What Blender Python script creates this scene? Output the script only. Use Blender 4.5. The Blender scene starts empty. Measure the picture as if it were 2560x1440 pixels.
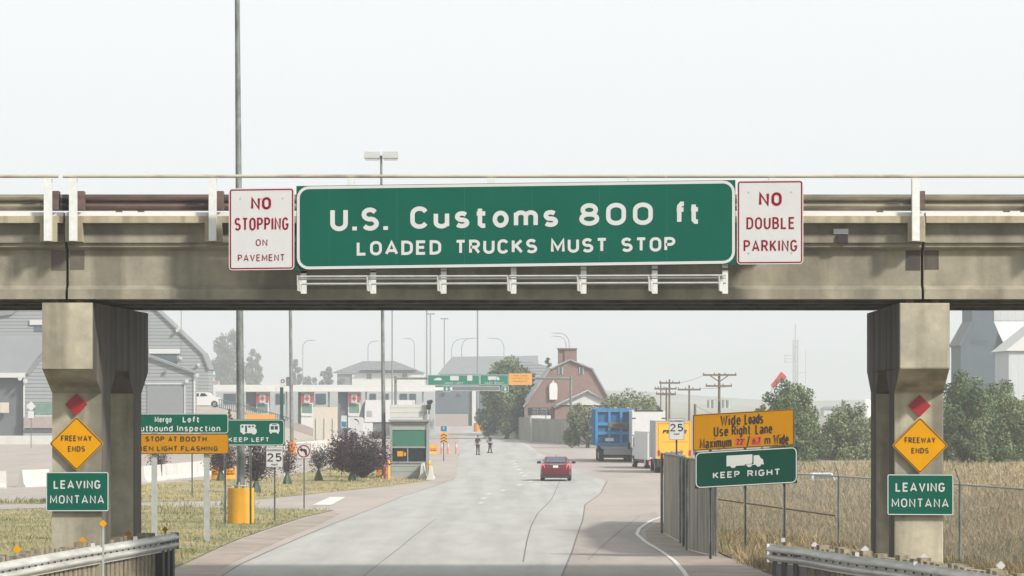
import bpy, math, random
import numpy as np
from mathutils import Vector, Matrix
R = math.radians
# ------------------------------------------------------------ camera, world, sun, exposure
scene = bpy.context.scene
COL = scene.collection
CZ = 4.1; F = 8570.0                      # camera height (m), focal length in photo pixels
cam_d = bpy.data.cameras.new('camera'); cam = bpy.data.objects.new('camera', cam_d); COL.objects.link(cam)
cam.location = (0, 0, CZ); cam.rotation_euler = (R(90), 0, 0)
cam_d.sensor_width = 36; cam_d.lens = 36*F/2560; cam_d.shift_y = 280/2560
cam_d.clip_start = 0.5; cam_d.clip_end = 9000
scene.camera = cam
SUN_AZ, SUN_EL = 130.0, 36.0              # clockwise from +Y: behind the camera, to the right
world = bpy.data.worlds.new('World'); scene.world = world; world.use_nodes = True
nt = world.node_tree; nt.nodes.clear()
wo = nt.nodes.new('ShaderNodeOutputWorld'); bg = nt.nodes.new('ShaderNodeBackground')
sk = nt.nodes.new('ShaderNodeTexSky'); sk.sky_type = 'NISHITA'; sk.sun_disc = False
sk.sun_elevation = R(SUN_EL); sk.sun_rotation = R(SUN_AZ); sk.air_density = 1.0; sk.dust_density = 6.0; sk.ozone_density = 1.5
hs = nt.nodes.new('ShaderNodeHueSaturation'); hs.inputs['Saturation'].default_value = 0.12
mxs = nt.nodes.new('ShaderNodeMix'); mxs.data_type = 'RGBA'; mxs.inputs[0].default_value = 0.85; mxs.inputs[7].default_value = (4.2, 4.34, 4.38, 1)   # smoke-white sky over most of the blue
nt.links.new(sk.outputs[0], hs.inputs['Color']); nt.links.new(hs.outputs[0], mxs.inputs[6]); nt.links.new(mxs.outputs[2], bg.inputs[0])
bg.inputs[1].default_value = 0.15
nt.links.new(bg.outputs[0], wo.inputs[0])
sl = bpy.data.lights.new('sun', 'SUN'); sl.energy = 3.6; sl.angle = R(6.0); sl.color = (1.0, 0.93, 0.82)
so = bpy.data.objects.new('sun', sl); COL.objects.link(so)
sd = Vector((math.sin(R(SUN_AZ))*math.cos(R(SUN_EL)), math.cos(R(SUN_AZ))*math.cos(R(SUN_EL)), math.sin(R(SUN_EL))))
so.rotation_euler = sd.to_track_quat('Z', 'Y').to_euler(); so.location = sd*100
scene.view_settings.view_transform = 'Standard'; scene.view_settings.look = 'None'
scene.cycles.volume_bounces = 6; scene.view_settings.gamma = 1; scene.view_settings.exposure = 0.7
HAZE = 0.0005

# ------------------------------------------------------------ helpers
random.seed(7); rng = np.random.default_rng(7)
def at(px, py, d): return Vector(((px-1280)/F*d, d, CZ-(py-1000)/F*d))
def sst(t): t = min(1, max(0, t)); return t*t*(3-2*t)
def gz(y): return -0.72*sst((y-85)/100.0)
def gd(py):                               # distance at which the ground is seen at row py
    lo, hi = 20.0, 6000.0
    for _ in range(50):
        m = (lo+hi)/2
        if (CZ-gz(m))*F/m > py-1000: lo = m
        else: hi = m
    return lo
def g(px, py, dz=0.0):
    d = gd(py); return Vector(((px-1280)/F*d, d, gz(d)+dz))
def gx(px, d, dz=0.0): return Vector(((px-1280)/F*d, d, gz(d)+dz))

M = {}
def mat(name, col, rough=0.75, metal=0.0, var=0.12, scale=3.0, bump=0.0, stripes=None, streak=None, spec=None, emit=None, stretch=None, col2=None, thr=None, k=0.68):
    col = tuple(c*k for c in col); col2 = tuple(c*k for c in col2) if col2 is not None else None
    if spec is None and name.startswith('sign'): spec = 0.06
    m = bpy.data.materials.new(name); m.use_nodes = True; n = m.node_tree; b = n.nodes['Principled BSDF']
    b.inputs['Roughness'].default_value = rough; b.inputs['Metallic'].default_value = metal
    if spec is not None: b.inputs['Specular IOR Level'].default_value = spec
    L = n.links.new
    tc = n.nodes.new('ShaderNodeTexCoord'); mp = n.nodes.new('ShaderNodeMapping'); L(tc.outputs['Object'], mp.inputs[0])
    if stretch: mp.inputs['Scale'].default_value = stretch
    cur = None
    def mul(fac_out, lo, hi, prev):
        r = n.nodes.new('ShaderNodeMapRange'); r.inputs['To Min'].default_value = lo; r.inputs['To Max'].default_value = hi
        L(fac_out, r.inputs[0])
        x = n.nodes.new('ShaderNodeMix'); x.data_type = 'RGBA'; x.blend_type = 'MULTIPLY'; x.inputs[0].default_value = 1
        if prev is None: x.inputs[6].default_value = (*col, 1)
        else: L(prev, x.inputs[6])
        cc = n.nodes.new('ShaderNodeCombineColor')
        for i in range(3): L(r.outputs[0], cc.inputs[i])
        L(cc.outputs[0], x.inputs[7]); return x.outputs[2], r
    nz = n.nodes.new('ShaderNodeTexNoise'); nz.inputs['Scale'].default_value = scale; nz.inputs['Detail'].default_value = 6; nz.inputs['Roughness'].default_value = 0.65
    L(mp.outputs[0], nz.inputs['Vector'])
    if col2 is not None:
        rp = n.nodes.new('ShaderNodeMapRange'); a, c = thr or (0.42, 0.58)
        rp.inputs['From Min'].default_value = a; rp.inputs['From Max'].default_value = c
        n2 = n.nodes.new('ShaderNodeTexNoise'); n2.inputs['Scale'].default_value = scale*0.37; n2.inputs['Detail'].default_value = 8; n2.inputs['Roughness'].default_value = 0.7
        L(mp.outputs[0], n2.inputs['Vector']); L(n2.outputs[0], rp.inputs[0])
        x = n.nodes.new('ShaderNodeMix'); x.data_type = 'RGBA'; L(rp.outputs[0], x.inputs[0])
        x.inputs[6].default_value = (*col, 1); x.inputs[7].default_value = (*col2, 1); cur = x.outputs[2]
    cur, r = mul(nz.outputs[0], 1-var*1.6, 1+var*1.6, cur); r.inputs['From Min'].default_value = 0.25; r.inputs['From Max'].default_value = 0.75
    if streak:
        m2 = n.nodes.new('ShaderNodeMapping'); m2.inputs['Scale'].default_value = streak[0]; L(tc.outputs['Object'], m2.inputs[0])
        n3 = n.nodes.new('ShaderNodeTexNoise'); n3.inputs['Scale'].default_value = 1; n3.inputs['Detail'].default_value = 5; L(m2.outputs[0], n3.inputs['Vector'])
        cur, r = mul(n3.outputs[0], streak[1], 1.06, cur); r.inputs['From Min'].default_value = 0.36; r.inputs['From Max'].default_value = 0.56
    if stripes:                            # (axis, pitch, darkness, width)
        sp = n.nodes.new('ShaderNodeSeparateXYZ'); L(tc.outputs['Object'], sp.inputs[0])
        ma = n.nodes.new('ShaderNodeMath'); ma.operation = 'FRACT'; md = n.nodes.new('ShaderNodeMath'); md.operation = 'DIVIDE'; md.inputs[1].default_value = stripes[1]
        L(sp.outputs['XYZ'.index(stripes[0])], md.inputs[0]); L(md.outputs[0], ma.inputs[0])
        lt = n.nodes.new('ShaderNodeMath'); lt.operation = 'GREATER_THAN'; lt.inputs[1].default_value = stripes[3]; L(ma.outputs[0], lt.inputs[0])
        cur, r = mul(lt.outputs[0], stripes[2], 1, cur)
    L(cur, b.inputs['Base Color'])
    if bump:
        bp = n.nodes.new('ShaderNodeBump'); bp.inputs['Strength'].default_value = bump; bp.inputs['Distance'].default_value = 0.02
        n4 = n.nodes.new('ShaderNodeTexNoise'); n4.inputs['Scale'].default_value = scale*6; n4.inputs['Detail'].default_value = 5; L(mp.outputs[0], n4.inputs['Vector'])
        L(n4.outputs[0], bp.inputs['Height']); L(bp.outputs[0], b.inputs['Normal'])
    if emit: b.inputs['Emission Color'].default_value = (*emit[0], 1); b.inputs['Emission Strength'].default_value = emit[1]
    M[name] = m; return m
mat('concrete_stained_shaded', (.13,.115,.10), .9, var=.2, scale=1.3, bump=.35, streak=((2.2,2.2,.12), .45))  # streaky stains, with the base tone darkened to carry under-deck shade
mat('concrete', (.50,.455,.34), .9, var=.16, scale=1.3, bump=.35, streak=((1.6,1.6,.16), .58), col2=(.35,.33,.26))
mat('girder_concrete', (.35,.32,.245), .9, var=.16, scale=1.6, bump=.35, streak=((1.6,1.6,.22), .68), col2=(.28,.26,.20))
mat('edge_concrete', (.42,.37,.26), .9, var=.14, scale=2.5, bump=.3, streak=((5,5,.4), .75))
mat('white_edge', (.8,.79,.75), .8, var=.05)
mat('galv', (.50,.52,.51), .5, .35, var=.12, scale=4)
mat('galv_post', (.78,.80,.79), .55, .1, var=.08, scale=8)
mat('office_wall', (.50,.54,.56), .7, var=.05)
mat('guard_steel', (.68,.69,.66), .45, .2, var=.14, scale=1.2, streak=((.8,.8,9), .8))
mat('bridge_beam', (.34,.30,.215), .5, .25, var=.15, scale=2, streak=((.7,.7,9), .65))
mat('rust_beam', (.16,.10,.09), .6, .15, var=.2, scale=2, streak=((.7,.7,9), .7))
mat('pipe_weather', (.52,.48,.38), .6, .1, var=.15, scale=3, col2=(.36,.26,.21), thr=(.52,.6), stretch=(.25,1,1))
mat('rust', (.25,.12,.08), .85, var=.3, scale=9)
mat('black_paint', (.018,.018,.02), .6, var=.2)
mat('sign_green', (.001,.105,.070), .45, var=.07, scale=.9)
mat('sign_green_dark', (.001,.065,.042), .42, var=.05, scale=.7)
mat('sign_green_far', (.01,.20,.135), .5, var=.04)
mat('sign_white', (.62,.63,.64), .45, var=.03)
mat('sign_red', (.26,.001,.02), .45, var=.05)
mat('diamond_red', (.34,.002,.018), .5, var=.08)
mat('sign_yellow', (.72,.34,.0), .45, var=.05)
mat('sign_orange', (.52,.235,.0), .45, var=.04)
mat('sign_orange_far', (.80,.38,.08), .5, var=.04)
mat('patch_orange', (.60,.10,.03), .5)
mat('ink', (.012,.012,.012), .5, var=.05)
mat('sign_blue', (.03,.19,.36), .5)
mat('symbol_grey', (.62,.65,.63), .5, var=.03)
mat('wood_post', (.30,.26,.18), .9, var=.3, scale=6, streak=((9,9,.7), .6))
mat('wood_pole', (.16,.115,.08), .9, var=.2, scale=3)
mat('slat', (.33,.31,.25), .85, var=.2, scale=1.5, stretch=(7,7,.3), streak=((5,5,.5), .6))
mat('slat_far', (.30,.30,.27), .85, var=.2, scale=1.5, stretch=(3,3,.3), streak=((2.2,2.2,.3), .7))
mat('pole_grey', (.20,.225,.22), .6, .15, var=.28, scale=4, streak=((5,5,1.2), .6))
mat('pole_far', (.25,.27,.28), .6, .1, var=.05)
mat('lamp_head', (.55,.57,.57), .5, var=.05)
mat('yellow_paint', (.82,.40,.005), .55, var=.1, scale=2, streak=((3,3,.3), .8))
mat('orange_paint', (.78,.26,.02), .6, var=.1)
mat('red_paint', (.35,.02,.03), .5)
mat('pink_tube', (.85,.22,.16), .5)
mat('asphalt_pink', (.43,.375,.34), .92, var=.07, scale=.5, bump=.3, col2=(.38,.34,.315), stretch=(1,.25,1))
mat('road_concrete', (.42,.42,.40), .9, var=.09, scale=.9, bump=.35, col2=(.40,.40,.38), stretch=(1,.16,1), streak=((1.1,.03,1), .92), thr=(.46,.56))
mat('asphalt_dark', (.34,.31,.285), .92, var=.1, scale=.8, bump=.35, col2=(.39,.35,.32), stretch=(1,.2,1))
mat('shoulder', (.38,.32,.27), .95, var=.14, scale=1.2, bump=.4, col2=(.30,.26,.22))
mat('tar', (.15,.145,.14), .8)
mat('road_paint', (.72,.72,.68), .7, var=.1, scale=8)
mat('bank', (.42,.37,.32), .95, var=.1, scale=.4)
mat('grass_ground', (.34,.29,.14), .95, var=.25, scale=1.0, bump=.5, col2=(.17,.18,.075))
mat('lawn_ground', (.38,.31,.15), .95, var=.2, scale=.9, bump=.4, col2=(.27,.25,.11))
mat('field_ground', (.36,.27,.155), .95, var=.25, scale=.6, bump=.5, col2=(.22,.20,.115))
mat('plain', (.30,.27,.20), .95, var=.15, scale=.01, col2=(.24,.25,.2))
mat('blade_green', (.15,.185,.065), .8, var=.4, scale=.6, col2=(.30,.27,.11), thr=(.4,.6))
mat('blade_lawn', (.42,.35,.16), .85, var=.25, scale=.7, col2=(.20,.22,.09), thr=(.5,.62))
mat('blade_dry', (.50,.37,.205), .85, var=.4, scale=1.3, col2=(.30,.25,.15), thr=(.44,.58))
mat('blade_weed', (.15,.18,.085), .85, var=.4, scale=1.2)
mat('leaf', (.05,.095,.035), .7, var=.45, scale=.9, col2=(.13,.17,.07), k=.9)
mat('leaf_light', (.10,.13,.065), .7, var=.4, scale=1.1, col2=(.18,.21,.11), k=.9)
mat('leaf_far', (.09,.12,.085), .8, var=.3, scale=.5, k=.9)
mat('leaf_purple', (.034,.018,.03), .85, spec=.15, var=.4, scale=2, col2=(.06,.035,.045), k=.9)
mat('bark', (.10,.08,.065), .9, var=.3, scale=6, k=.9)
mat('bag_green', (.02,.06,.045), .6, var=.3, scale=7)
mat('siding', (.34,.365,.385), .6, var=.04, scale=.3, stripes=('Z', .42, .5, .25))
mat('siding_plain', (.33,.35,.37), .7, var=.05, scale=.3)
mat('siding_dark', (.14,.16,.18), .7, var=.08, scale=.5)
mat('roof_grey', (.23,.25,.265), .75, var=.06, scale=.5)
mat('roof_dark', (.16,.175,.19), .8, var=.08, scale=.5)
mat('door_grey', (.25,.27,.285), .6, var=.05)
mat('door_green', (.15,.27,.22), .6)
mat('white_wall', (.78,.78,.76), .7, var=.04)
mat('cream_wall', (.66,.60,.50), .8, var=.06)
mat('glass_dark', (.012,.022,.028), .2, var=.1, spec=.3)
mat('glass_blue', (.08,.12,.15), .2, var=.1)
mat('blind_green', (.03,.18,.125), .6, var=.05, stripes=('Z', .08, .8, .25))
mat('booth_grey', (.36,.39,.37), .5, var=.05, stripes=('Z', .32, .5, .12))
mat('booth_trim', (.30,.32,.31), .5, var=.05)
mat('booth_pale', (.62,.63,.60), .5, var=.05, stripes=('Z', .3, .6, .12))
mat('brick', (.27,.17,.15), .9, var=.12, scale=2, stripes=('Z', .22, .88, .15))
mat('stone_base', (.40,.34,.33), .9, var=.1)
mat('trim_white', (.66,.68,.68), .7, var=.05)
mat('flag_red', (.42,.05,.06), .7)
mat('car_red', (.13,.005,.018), .22, var=.05, spec=.6)
mat('car_white', (.78,.79,.80), .3, var=.03)
mat('tyre', (.02,.02,.021), .85, var=.2)
mat('chrome', (.65,.66,.68), .2, .8, var=.05)
mat('tail_light', (.6,.05,.05), .3, emit=((1,.25,.2), .5))
mat('tail_red', (.5,.01,.01), .3)
mat('truck_blue_rib_lit', (.03,.24,.50), .45, var=.08)  # same paint as the bin panels, lightened: lit tone put into the colour
mat('truck_blue', (.015,.14,.34), .5, var=.12, scale=2, streak=((2,2,.5), .75))  # same paint as the ribs, darkened: shade of recessed panels in the colour
mat('truck_white', (.72,.73,.74), .4, var=.04)
mat('truck_grey', (.40,.41,.42), .5, var=.08)
mat('truck_yellow', (1.0,.52,.03), .45, var=.04)
mat('banner', (.20,.14,.08), .8)
mat('banner_pale', (.5,.47,.4), .8)
mat('skin', (.42,.25,.18), .6)
mat('cloth_navy', (.018,.022,.035), .9)
mat('hair', (.03,.022,.018), .8)
mat('paper', (.75,.75,.74), .8)
mat('barrier_white', (.66,.65,.62), .85, var=.08, scale=1)
mat('elevator', (.10,.135,.165), .75, var=.05, scale=.4, stripes=('X', 1.3, .93, .1))
mat('elevator_pale', (.62,.65,.68), .6, var=.05, stripes=('X', 1.0, .88, .1))
mat('windsock_red', (.90,.06,.08), .7)

class MB:
    def __init__(s): s.v = []; s.f = []
    def add(s, vs, fs):
        o = len(s.v); s.v += [tuple(v) for v in vs]; s.f += [tuple(i+o for i in f) for f in fs]; return s
    def box(s, x0, x1, y0, y1, z0, z1, T=None):
        vs = [Vector((x, y, z)) for x in (x0, x1) for y in (y0, y1) for z in (z0, z1)]
        if T: vs = [T @ v for v in vs]
        return s.add(vs, [(0,1,3,2),(4,6,7,5),(0,4,5,1),(2,3,7,6),(0,2,6,4),(1,5,7,3)])
    def px(s, x0, x1, y0, y1, d, dep):     # front face seen at those photo pixels from distance d
        a, b = at(x0, y1, d), at(x1, y0, d); return s.box(a.x, b.x, d, d+dep, a.z, b.z)
    def prism(s, pts, off):                # planar polygon + offset vector
        n = len(pts); pts = [Vector(p) for p in pts]; off = Vector(off)
        s.add(pts + [p+off for p in pts], [tuple(range(n)), tuple(range(2*n-1, n-1, -1))] + [(i, i+n, (i+1) % n+n, (i+1) % n) for i in range(n)]); return s
    def pprism(s, poly, d, dep): return s.prism([at(x, y, d) for x, y in poly], (0, dep, 0))
    def tube(s, pts, r, n=8, cap=True):    # r number or list
        pts = [Vector(p) for p in pts]; rs = r if isinstance(r, (list, tuple)) else [r]*len(pts); vs = []; fs = []
        prev = None
        for i, p in enumerate(pts):
            t = (pts[min(i+1, len(pts)-1)]-pts[max(i-1, 0)]).normalized()
            if prev is None: u = t.orthogonal().normalized()
            else: u = (prev - t*prev.dot(t)).normalized()
            prev = u; w = t.cross(u)
            vs += [p+(u*math.cos(2*math.pi*k/n)+w*math.sin(2*math.pi*k/n))*rs[i] for k in range(n)]
        for i in range(len(pts)-1):
            for k in range(n): fs.append((i*n+k, i*n+(k+1) % n, (i+1)*n+(k+1) % n, (i+1)*n+k))
        if cap: fs += [tuple(range(n-1, -1, -1)), tuple(range((len(pts)-1)*n, len(pts)*n))]
        return s.add(vs, fs)
    def bar(s, a, b, w, h=None):           # square bar between two points
        a, b = Vector(a), Vector(b); h = h or w; t = (b-a).normalized()
        u = t.cross(Vector((0,0,1))); u = u.normalized() if u.length > 1e-4 else Vector((1,0,0)); v = u.cross(t).normalized()
        vs = [p+u*w/2*i+v*h/2*j for p in (a, b) for i, j in ((-1,-1),(1,-1),(1,1),(-1,1))]
        return s.add(vs, [(3,2,1,0),(4,5,6,7),(0,1,5,4),(1,2,6,5),(2,3,7,6),(3,0,4,7)])
    def cyl(s, x, y, z0, z1, r0, r1=None, n=16): return s.tube([(x,y,z0),(x,y,z1)], [r0, r1 if r1 is not None else r0], n)
    def loft(s, secs):                     # list of rings of equal length, capped
        n = len(secs[0]); vs = [Vector(p) for r in secs for p in r]; fs = []
        for i in range(len(secs)-1):
            for k in range(n): fs.append((i*n+k, i*n+(k+1) % n, (i+1)*n+(k+1) % n, (i+1)*n+k))
        fs += [tuple(range(n-1, -1, -1)), tuple(range((len(secs)-1)*n, len(secs)*n))]
        return s.add(vs, fs)
    def build(s, name, m, parent=None, smooth=False, fixn=True):
        me = bpy.data.meshes.new(name); me.from_pydata(s.v, [], s.f); me.update()
        if fixn:
            import bmesh
            b = bmesh.new(); b.from_mesh(me); bmesh.ops.recalc_face_normals(b, faces=b.faces); b.to_mesh(me); b.free()
        me.materials.append(M[m] if isinstance(m, str) else m)
        if smooth:
            me.polygons.foreach_set('use_smooth', [True]*len(me.polygons)); me.set_sharp_from_angle(angle=R(40))
        o = bpy.data.objects.new(name, me); COL.objects.link(o)
        if parent: o.parent = parent; o.matrix_parent_inverse = Matrix.Translation(parent.location).inverted() if parent.get('_w') else Matrix()
        return o
def thing(name, label, cat, group=None, loc=(0,0,0), rz=0, world=True):
    # world=True: parts are given in world coordinates; the empty stands at the thing's base
    o = bpy.data.objects.new(name, None); COL.objects.link(o); o.location = loc; o.rotation_euler = (0,0,rz)
    o['label'] = label; o['category'] = cat
    if group: o['group'] = group
    if world and rz == 0: o['_w'] = 1
    return o
def tag(o, label, cat, group=None):
    o['label'] = label; o['category'] = cat
    if group: o['group'] = group
    return o
def struct(o, kind='structure'): o['kind'] = kind; return o
def copy_thing(root, loc, label, rz=None):
    def cp(o, par):
        c = o.copy(); COL.objects.link(c)
        if par: c.parent = par
        for ch in [x for x in bpy.data.objects if x.parent == o]: cp(ch, c)
        return c
    r = cp(root, None); r.location = loc; r['label'] = label
    if rz is not None: r.rotation_euler = (0,0,rz)
    return r
# ---- signs: everything given in photo pixels on an upright plane at distance d, sheared by 'slope' about column xc
def rrect(x0, y0, x1, y1, r, n=5):
    P = []
    for cx, cy, a0 in ((x1-r, y0+r, -90), (x1-r, y1-r, 0), (x0+r, y1-r, 90), (x0+r, y0+r, 180)):
        for k in range(n+1):
            a = R(a0+90*k/n); P.append((cx+r*math.cos(a), cy+r*math.sin(a)))
    return P
class Plane:
    def __init__(s, d, slope=0, xc=0): s.d = d; s.sl = slope; s.xc = xc
    def __call__(s, x, y, off=0):
        p = at(x, y+s.sl*(x-s.xc), s.d); p.y -= off; return p
    def poly(s, mb, pts, o0, o1): return mb.prism([s(x, y, o0) for x, y in pts], (0, -(o1-o0), 0))
    def ring(s, mb, outer, inner, o0, o1):
        n = len(outer); vs = [s(x, y, o) for o in (o0, o1) for x, y in outer+inner]; fs = []
        for i in range(n):
            j = (i+1) % n
            fs += [(i, j, n+j, n+i), (2*n+i, 3*n+i, 3*n+j, 2*n+j), (i, 2*n+i, 2*n+j, j), (n+i, n+j, 3*n+j, 3*n+i)]
        return mb.add(vs, fs)
_tc = {}
def glyphs(txt, bold=0.0, sp=1.0):
    k = (txt, bold, sp)
    if k not in _tc:
        c = bpy.data.curves.new('t', 'FONT'); c.body = txt; c.size = 1; c.offset = bold; c.space_character = sp; c.resolution_u = 3
        o = bpy.data.objects.new('t', c); COL.objects.link(o); bpy.context.view_layer.update()
        me = o.to_mesh(); v = np.array([tuple(x.co[:2]) for x in me.vertices]); f = [tuple(p.vertices) for p in me.polygons]
        o.to_mesh_clear(); bpy.data.objects.remove(o); bpy.data.curves.remove(c)
        v = (v-v.min(0))/(v.max(0)-v.min(0)); _tc[k] = (v, f)
    return _tc[k]
# stroke lettering in the manner of highway signs: every glyph is (width, centre lines)
def _arc(cx, cy, rx, ry, a0, a1, n=9): return [(cx+rx*math.cos(R(a0+(a1-a0)*i/n)), cy+ry*math.sin(R(a0+(a1-a0)*i/n))) for i in range(n+1)]
def _ell(cx, cy, rx, ry, n=18): p = _arc(cx, cy, rx, ry, 0, 360, n); p[-1] = p[0]; return p
_O = _arc(.27,.68,.27,.32,0,180)+_arc(.27,.32,.27,.32,180,360); _O = _O+[_O[0]]
_C = _arc(.26,.69,.26,.31,25,180)+_arc(.26,.31,.26,.31,180,335)
_S = _arc(.25,.745,.24,.255,28,262)+_arc(.26,.255,.26,.255,82,-152)
_P = [(0,0),(0,1),(.26,1)]+_arc(.26,.74,.24,.26,90,-90)+[(0,.48)]
_c = _ell(.22,.35,.22,.35)
GL = {'A':(.62,[[(0,0),(.31,1),(.62,0)],[(.11,.27),(.51,.27)]]), 'B':(.5,[[(.26,.53),(0,.53),(0,1),(.26,1)]+_arc(.26,.765,.21,.235,90,-90),[(0,.53),(.26,.53)]+_arc(.26,.265,.24,.265,90,-90)+[(0,0),(0,.53)]]),
 'C':(.52,[_C]), 'D':(.52,[[(0,0),(0,1),(.2,1)]+_arc(.2,.68,.32,.32,90,0)+_arc(.2,.32,.32,.32,0,-90)+[(0,0)]]), 'E':(.46,[[(.46,1),(0,1),(0,0),(.46,0)],[(0,.52),(.4,.52)]]), 'F':(.44,[[(.46,1),(0,1),(0,0)],[(0,.5),(.38,.5)]]),
 'G':(.54,[_C+[(.53,.44),(.3,.44)]]), 'H':(.5,[[(0,0),(0,1)],[(.5,0),(.5,1)],[(0,.51),(.5,.51)]]), 'I':(0,[[(0,0),(0,1)]]), 'K':(.52,[[(0,0),(0,1)],[(.5,1),(0,.36)],[(.17,.58),(.52,0)]]), 'L':(.44,[[(0,1),(0,0),(.44,0)]]),
 'M':(.68,[[(0,0),(0,1),(.34,.22),(.68,1),(.68,0)]]), 'N':(.54,[[(0,0),(0,1),(.54,0),(.54,1)]]), 'O':(.54,[_O]), '0':(.5,[[(x*.92,y) for x, y in _O]]), 'P':(.5,[_P]), 'R':(.52,[_P,[(.26,.48),(.52,0)]]), 'S':(.52,[_S]),
 'T':(.5,[[(0,1),(.5,1)],[(.25,1),(.25,0)]]), 'U':(.52,[[(0,1)]+_arc(.26,.29,.26,.29,180,360)+[(.52,1)]]), 'V':(.58,[[(0,1),(.29,0),(.58,1)]]), 'W':(.84,[[(0,1),(.2,0),(.42,.85),(.64,0),(.84,1)]]), 'X':(.54,[[(0,0),(.54,1)],[(0,1),(.54,0)]]), 'Y':(.56,[[(0,1),(.28,.42),(.56,1)],[(.28,.42),(.28,0)]]),
 '2':(.5,[_arc(.25,.73,.25,.27,165,-20)+[(0,0),(.52,0)]]), '5':(.5,[[(.46,1),(.06,1),(.04,.56)]+_arc(.24,.32,.26,.32,120,-150)]), '6':(.5,[_ell(.25,.3,.25,.3),[(.02,.36),(.1,.75),(.42,1)]]), '7':(.48,[[(0,1),(.48,1),(.16,0)]]), '8':(.5,[_ell(.25,.75,.21,.25),_ell(.25,.26,.25,.26)]),
 '.':(0,[[(0,-.09),(0,.11)]]), '/':(.3,[[(0,-.1),(.3,1.1)]]), "'":(0,[[(0,.75),(0,1)]]),
 'a':(.42,[_arc(.2,.5,.22,.2,155,0)+[(.42,0)],_ell(.2,.19,.2,.19)]), 'b':(.44,[_c,[(0,1),(0,0)]]), 'c':(.42,[_arc(.22,.35,.22,.35,45,315)]), 'd':(.44,[_c,[(.44,1),(.44,0)]]), 'e':(.44,[[(0,.36),(.44,.36)]+_arc(.22,.35,.22,.35,2,318)]),
 'f':(.32,[[(.34,1),(.22,1),(.12,.86),(.12,0)],[(0,.68),(.32,.68)]]), 'g':(.44,[_c,[(.44,.7),(.44,-.08),(.32,-.27),(.08,-.27)]]), 'h':(.42,[[(0,1),(0,0)],[(0,.42)]+_arc(.21,.45,.21,.25,170,0)+[(.42,0)]]), 'i':(0,[[(0,.7),(0,0)],[(0,.92),(0,1)]]),
 'm':(.74,[[(0,.7),(0,0)],[(0,.42)]+_arc(.185,.48,.185,.22,170,0)+[(.37,0)],[(.37,.42)]+_arc(.555,.48,.185,.22,170,0)+[(.74,0)]]), 'n':(.42,[[(0,.7),(0,0)],[(0,.42)]+_arc(.21,.45,.21,.25,170,0)+[(.42,0)]]), 'o':(.44,[_c]), 'p':(.44,[_c,[(0,.7),(0,-.28)]]),
 'r':(.28,[[(0,.7),(0,0)],[(0,.4)]+_arc(.24,.42,.24,.26,160,80)]), 's':(.4,[_arc(.2,.52,.18,.18,35,262)+_arc(.2,.175,.2,.175,82,-150)]), 't':(.32,[[(.12,.95),(.12,.1),(.2,0),(.32,0)],[(0,.68),(.32,.68)]]),
 'u':(.42,[[(0,.7)]+_arc(.21,.22,.21,.22,180,350),[(.42,.7),(.42,0)]]), 'w':(.66,[[(0,.7),(.16,0),(.33,.6),(.5,0),(.66,.7)]]), 'x':(.42,[[(0,0),(.42,.7)],[(0,.7),(.42,0)]]), 'k':(.42,[[(0,0),(0,1)],[(.4,.7),(0,.28)],[(.14,.42),(.42,0)]])}
def text(mb, pl, txt, x0, y0, x1, y1, off, bold=0.0, sp=1.15):
    ys = [y for c in txt if c not in ' .' for l in GL[c][1] for _, y in l]; top, bot = max(ys), min(ys)
    cap = (y1-y0)/(top-bot+.17); t = cap*(.23 if bold >= .03 else .195 if bold >= .01 else .165); S = (y1-y0-t)/(top-bot); gap = .36
    W = sum((GL[c][0]+gap if c != ' ' else .5) for c in txt)-gap; K = (x1-x0-t)/max(W, .01) if W > .05 else 0
    x = 0; n = 0
    for c in txt:
        if c == ' ': x += .5; continue
        w, lines = GL[c]
        for l in lines:
            P = [Vector((x0+t/2+(x+a)*K, y1-t/2-(b-bot)*S)) for a, b in l]
            P = [p for i, p in enumerate(P) if i == 0 or (p-P[i-1]).length > 1e-5]; closed = len(P) > 3 and (P[0]-P[-1]).length < 1e-4
            if closed: P = P[:-1]
            m = len(P); L, Q = [], []
            for i in range(m):
                a = P[i-1] if (i or closed) else None; b = P[(i+1) % m] if (i < m-1 or closed) else None
                d1 = (P[i]-a).normalized() if a is not None else None; d2 = (b-P[i]).normalized() if b is not None else None
                d1 = d1 or d2; d2 = d2 or d1; n1 = Vector((-d1.y, d1.x)); n2 = Vector((-d2.y, d2.x)); nn = n1+n2
                nn = nn.normalized() if nn.length > 1e-3 else n1; k = min(1.7, 1/max(.3, nn.dot(n1))); L.append(P[i]+nn*t/2*k); Q.append(P[i]-nn*t/2*k)
            o = off+.0007*(n % 4)+.0003; n += 1
            vs = [pl(p.x, p.y, o) for p in L]+[pl(p.x, p.y, o) for p in Q]
            mb.add(vs, [(i, (i+1) % m, m+(i+1) % m, m+i) for i in range(m if closed else m-1)])
        x += w+gap
    return mb
def fast_mesh(name, verts, nper, m, parent=None):   # verts (N*nper,3) of separate n-gons
    me = bpy.data.meshes.new(name); n = len(verts)//nper
    me.vertices.add(len(verts)); me.vertices.foreach_set('co', verts.astype(np.float32).ravel())
    me.loops.add(n*nper); me.loops.foreach_set('vertex_index', np.arange(n*nper, dtype=np.int32))
    me.polygons.add(n); me.polygons.foreach_set('loop_start', np.arange(0, n*nper, nper, dtype=np.int32))
    me.update(calc_edges=True); me.validate(); me.materials.append(M[m])
    o = bpy.data.objects.new(name, me); COL.objects.link(o)
    if parent:
        o.parent = parent
        if parent.get('_w'): o.matrix_parent_inverse = Matrix.Translation(parent.location).inverted()
    return o
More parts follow.
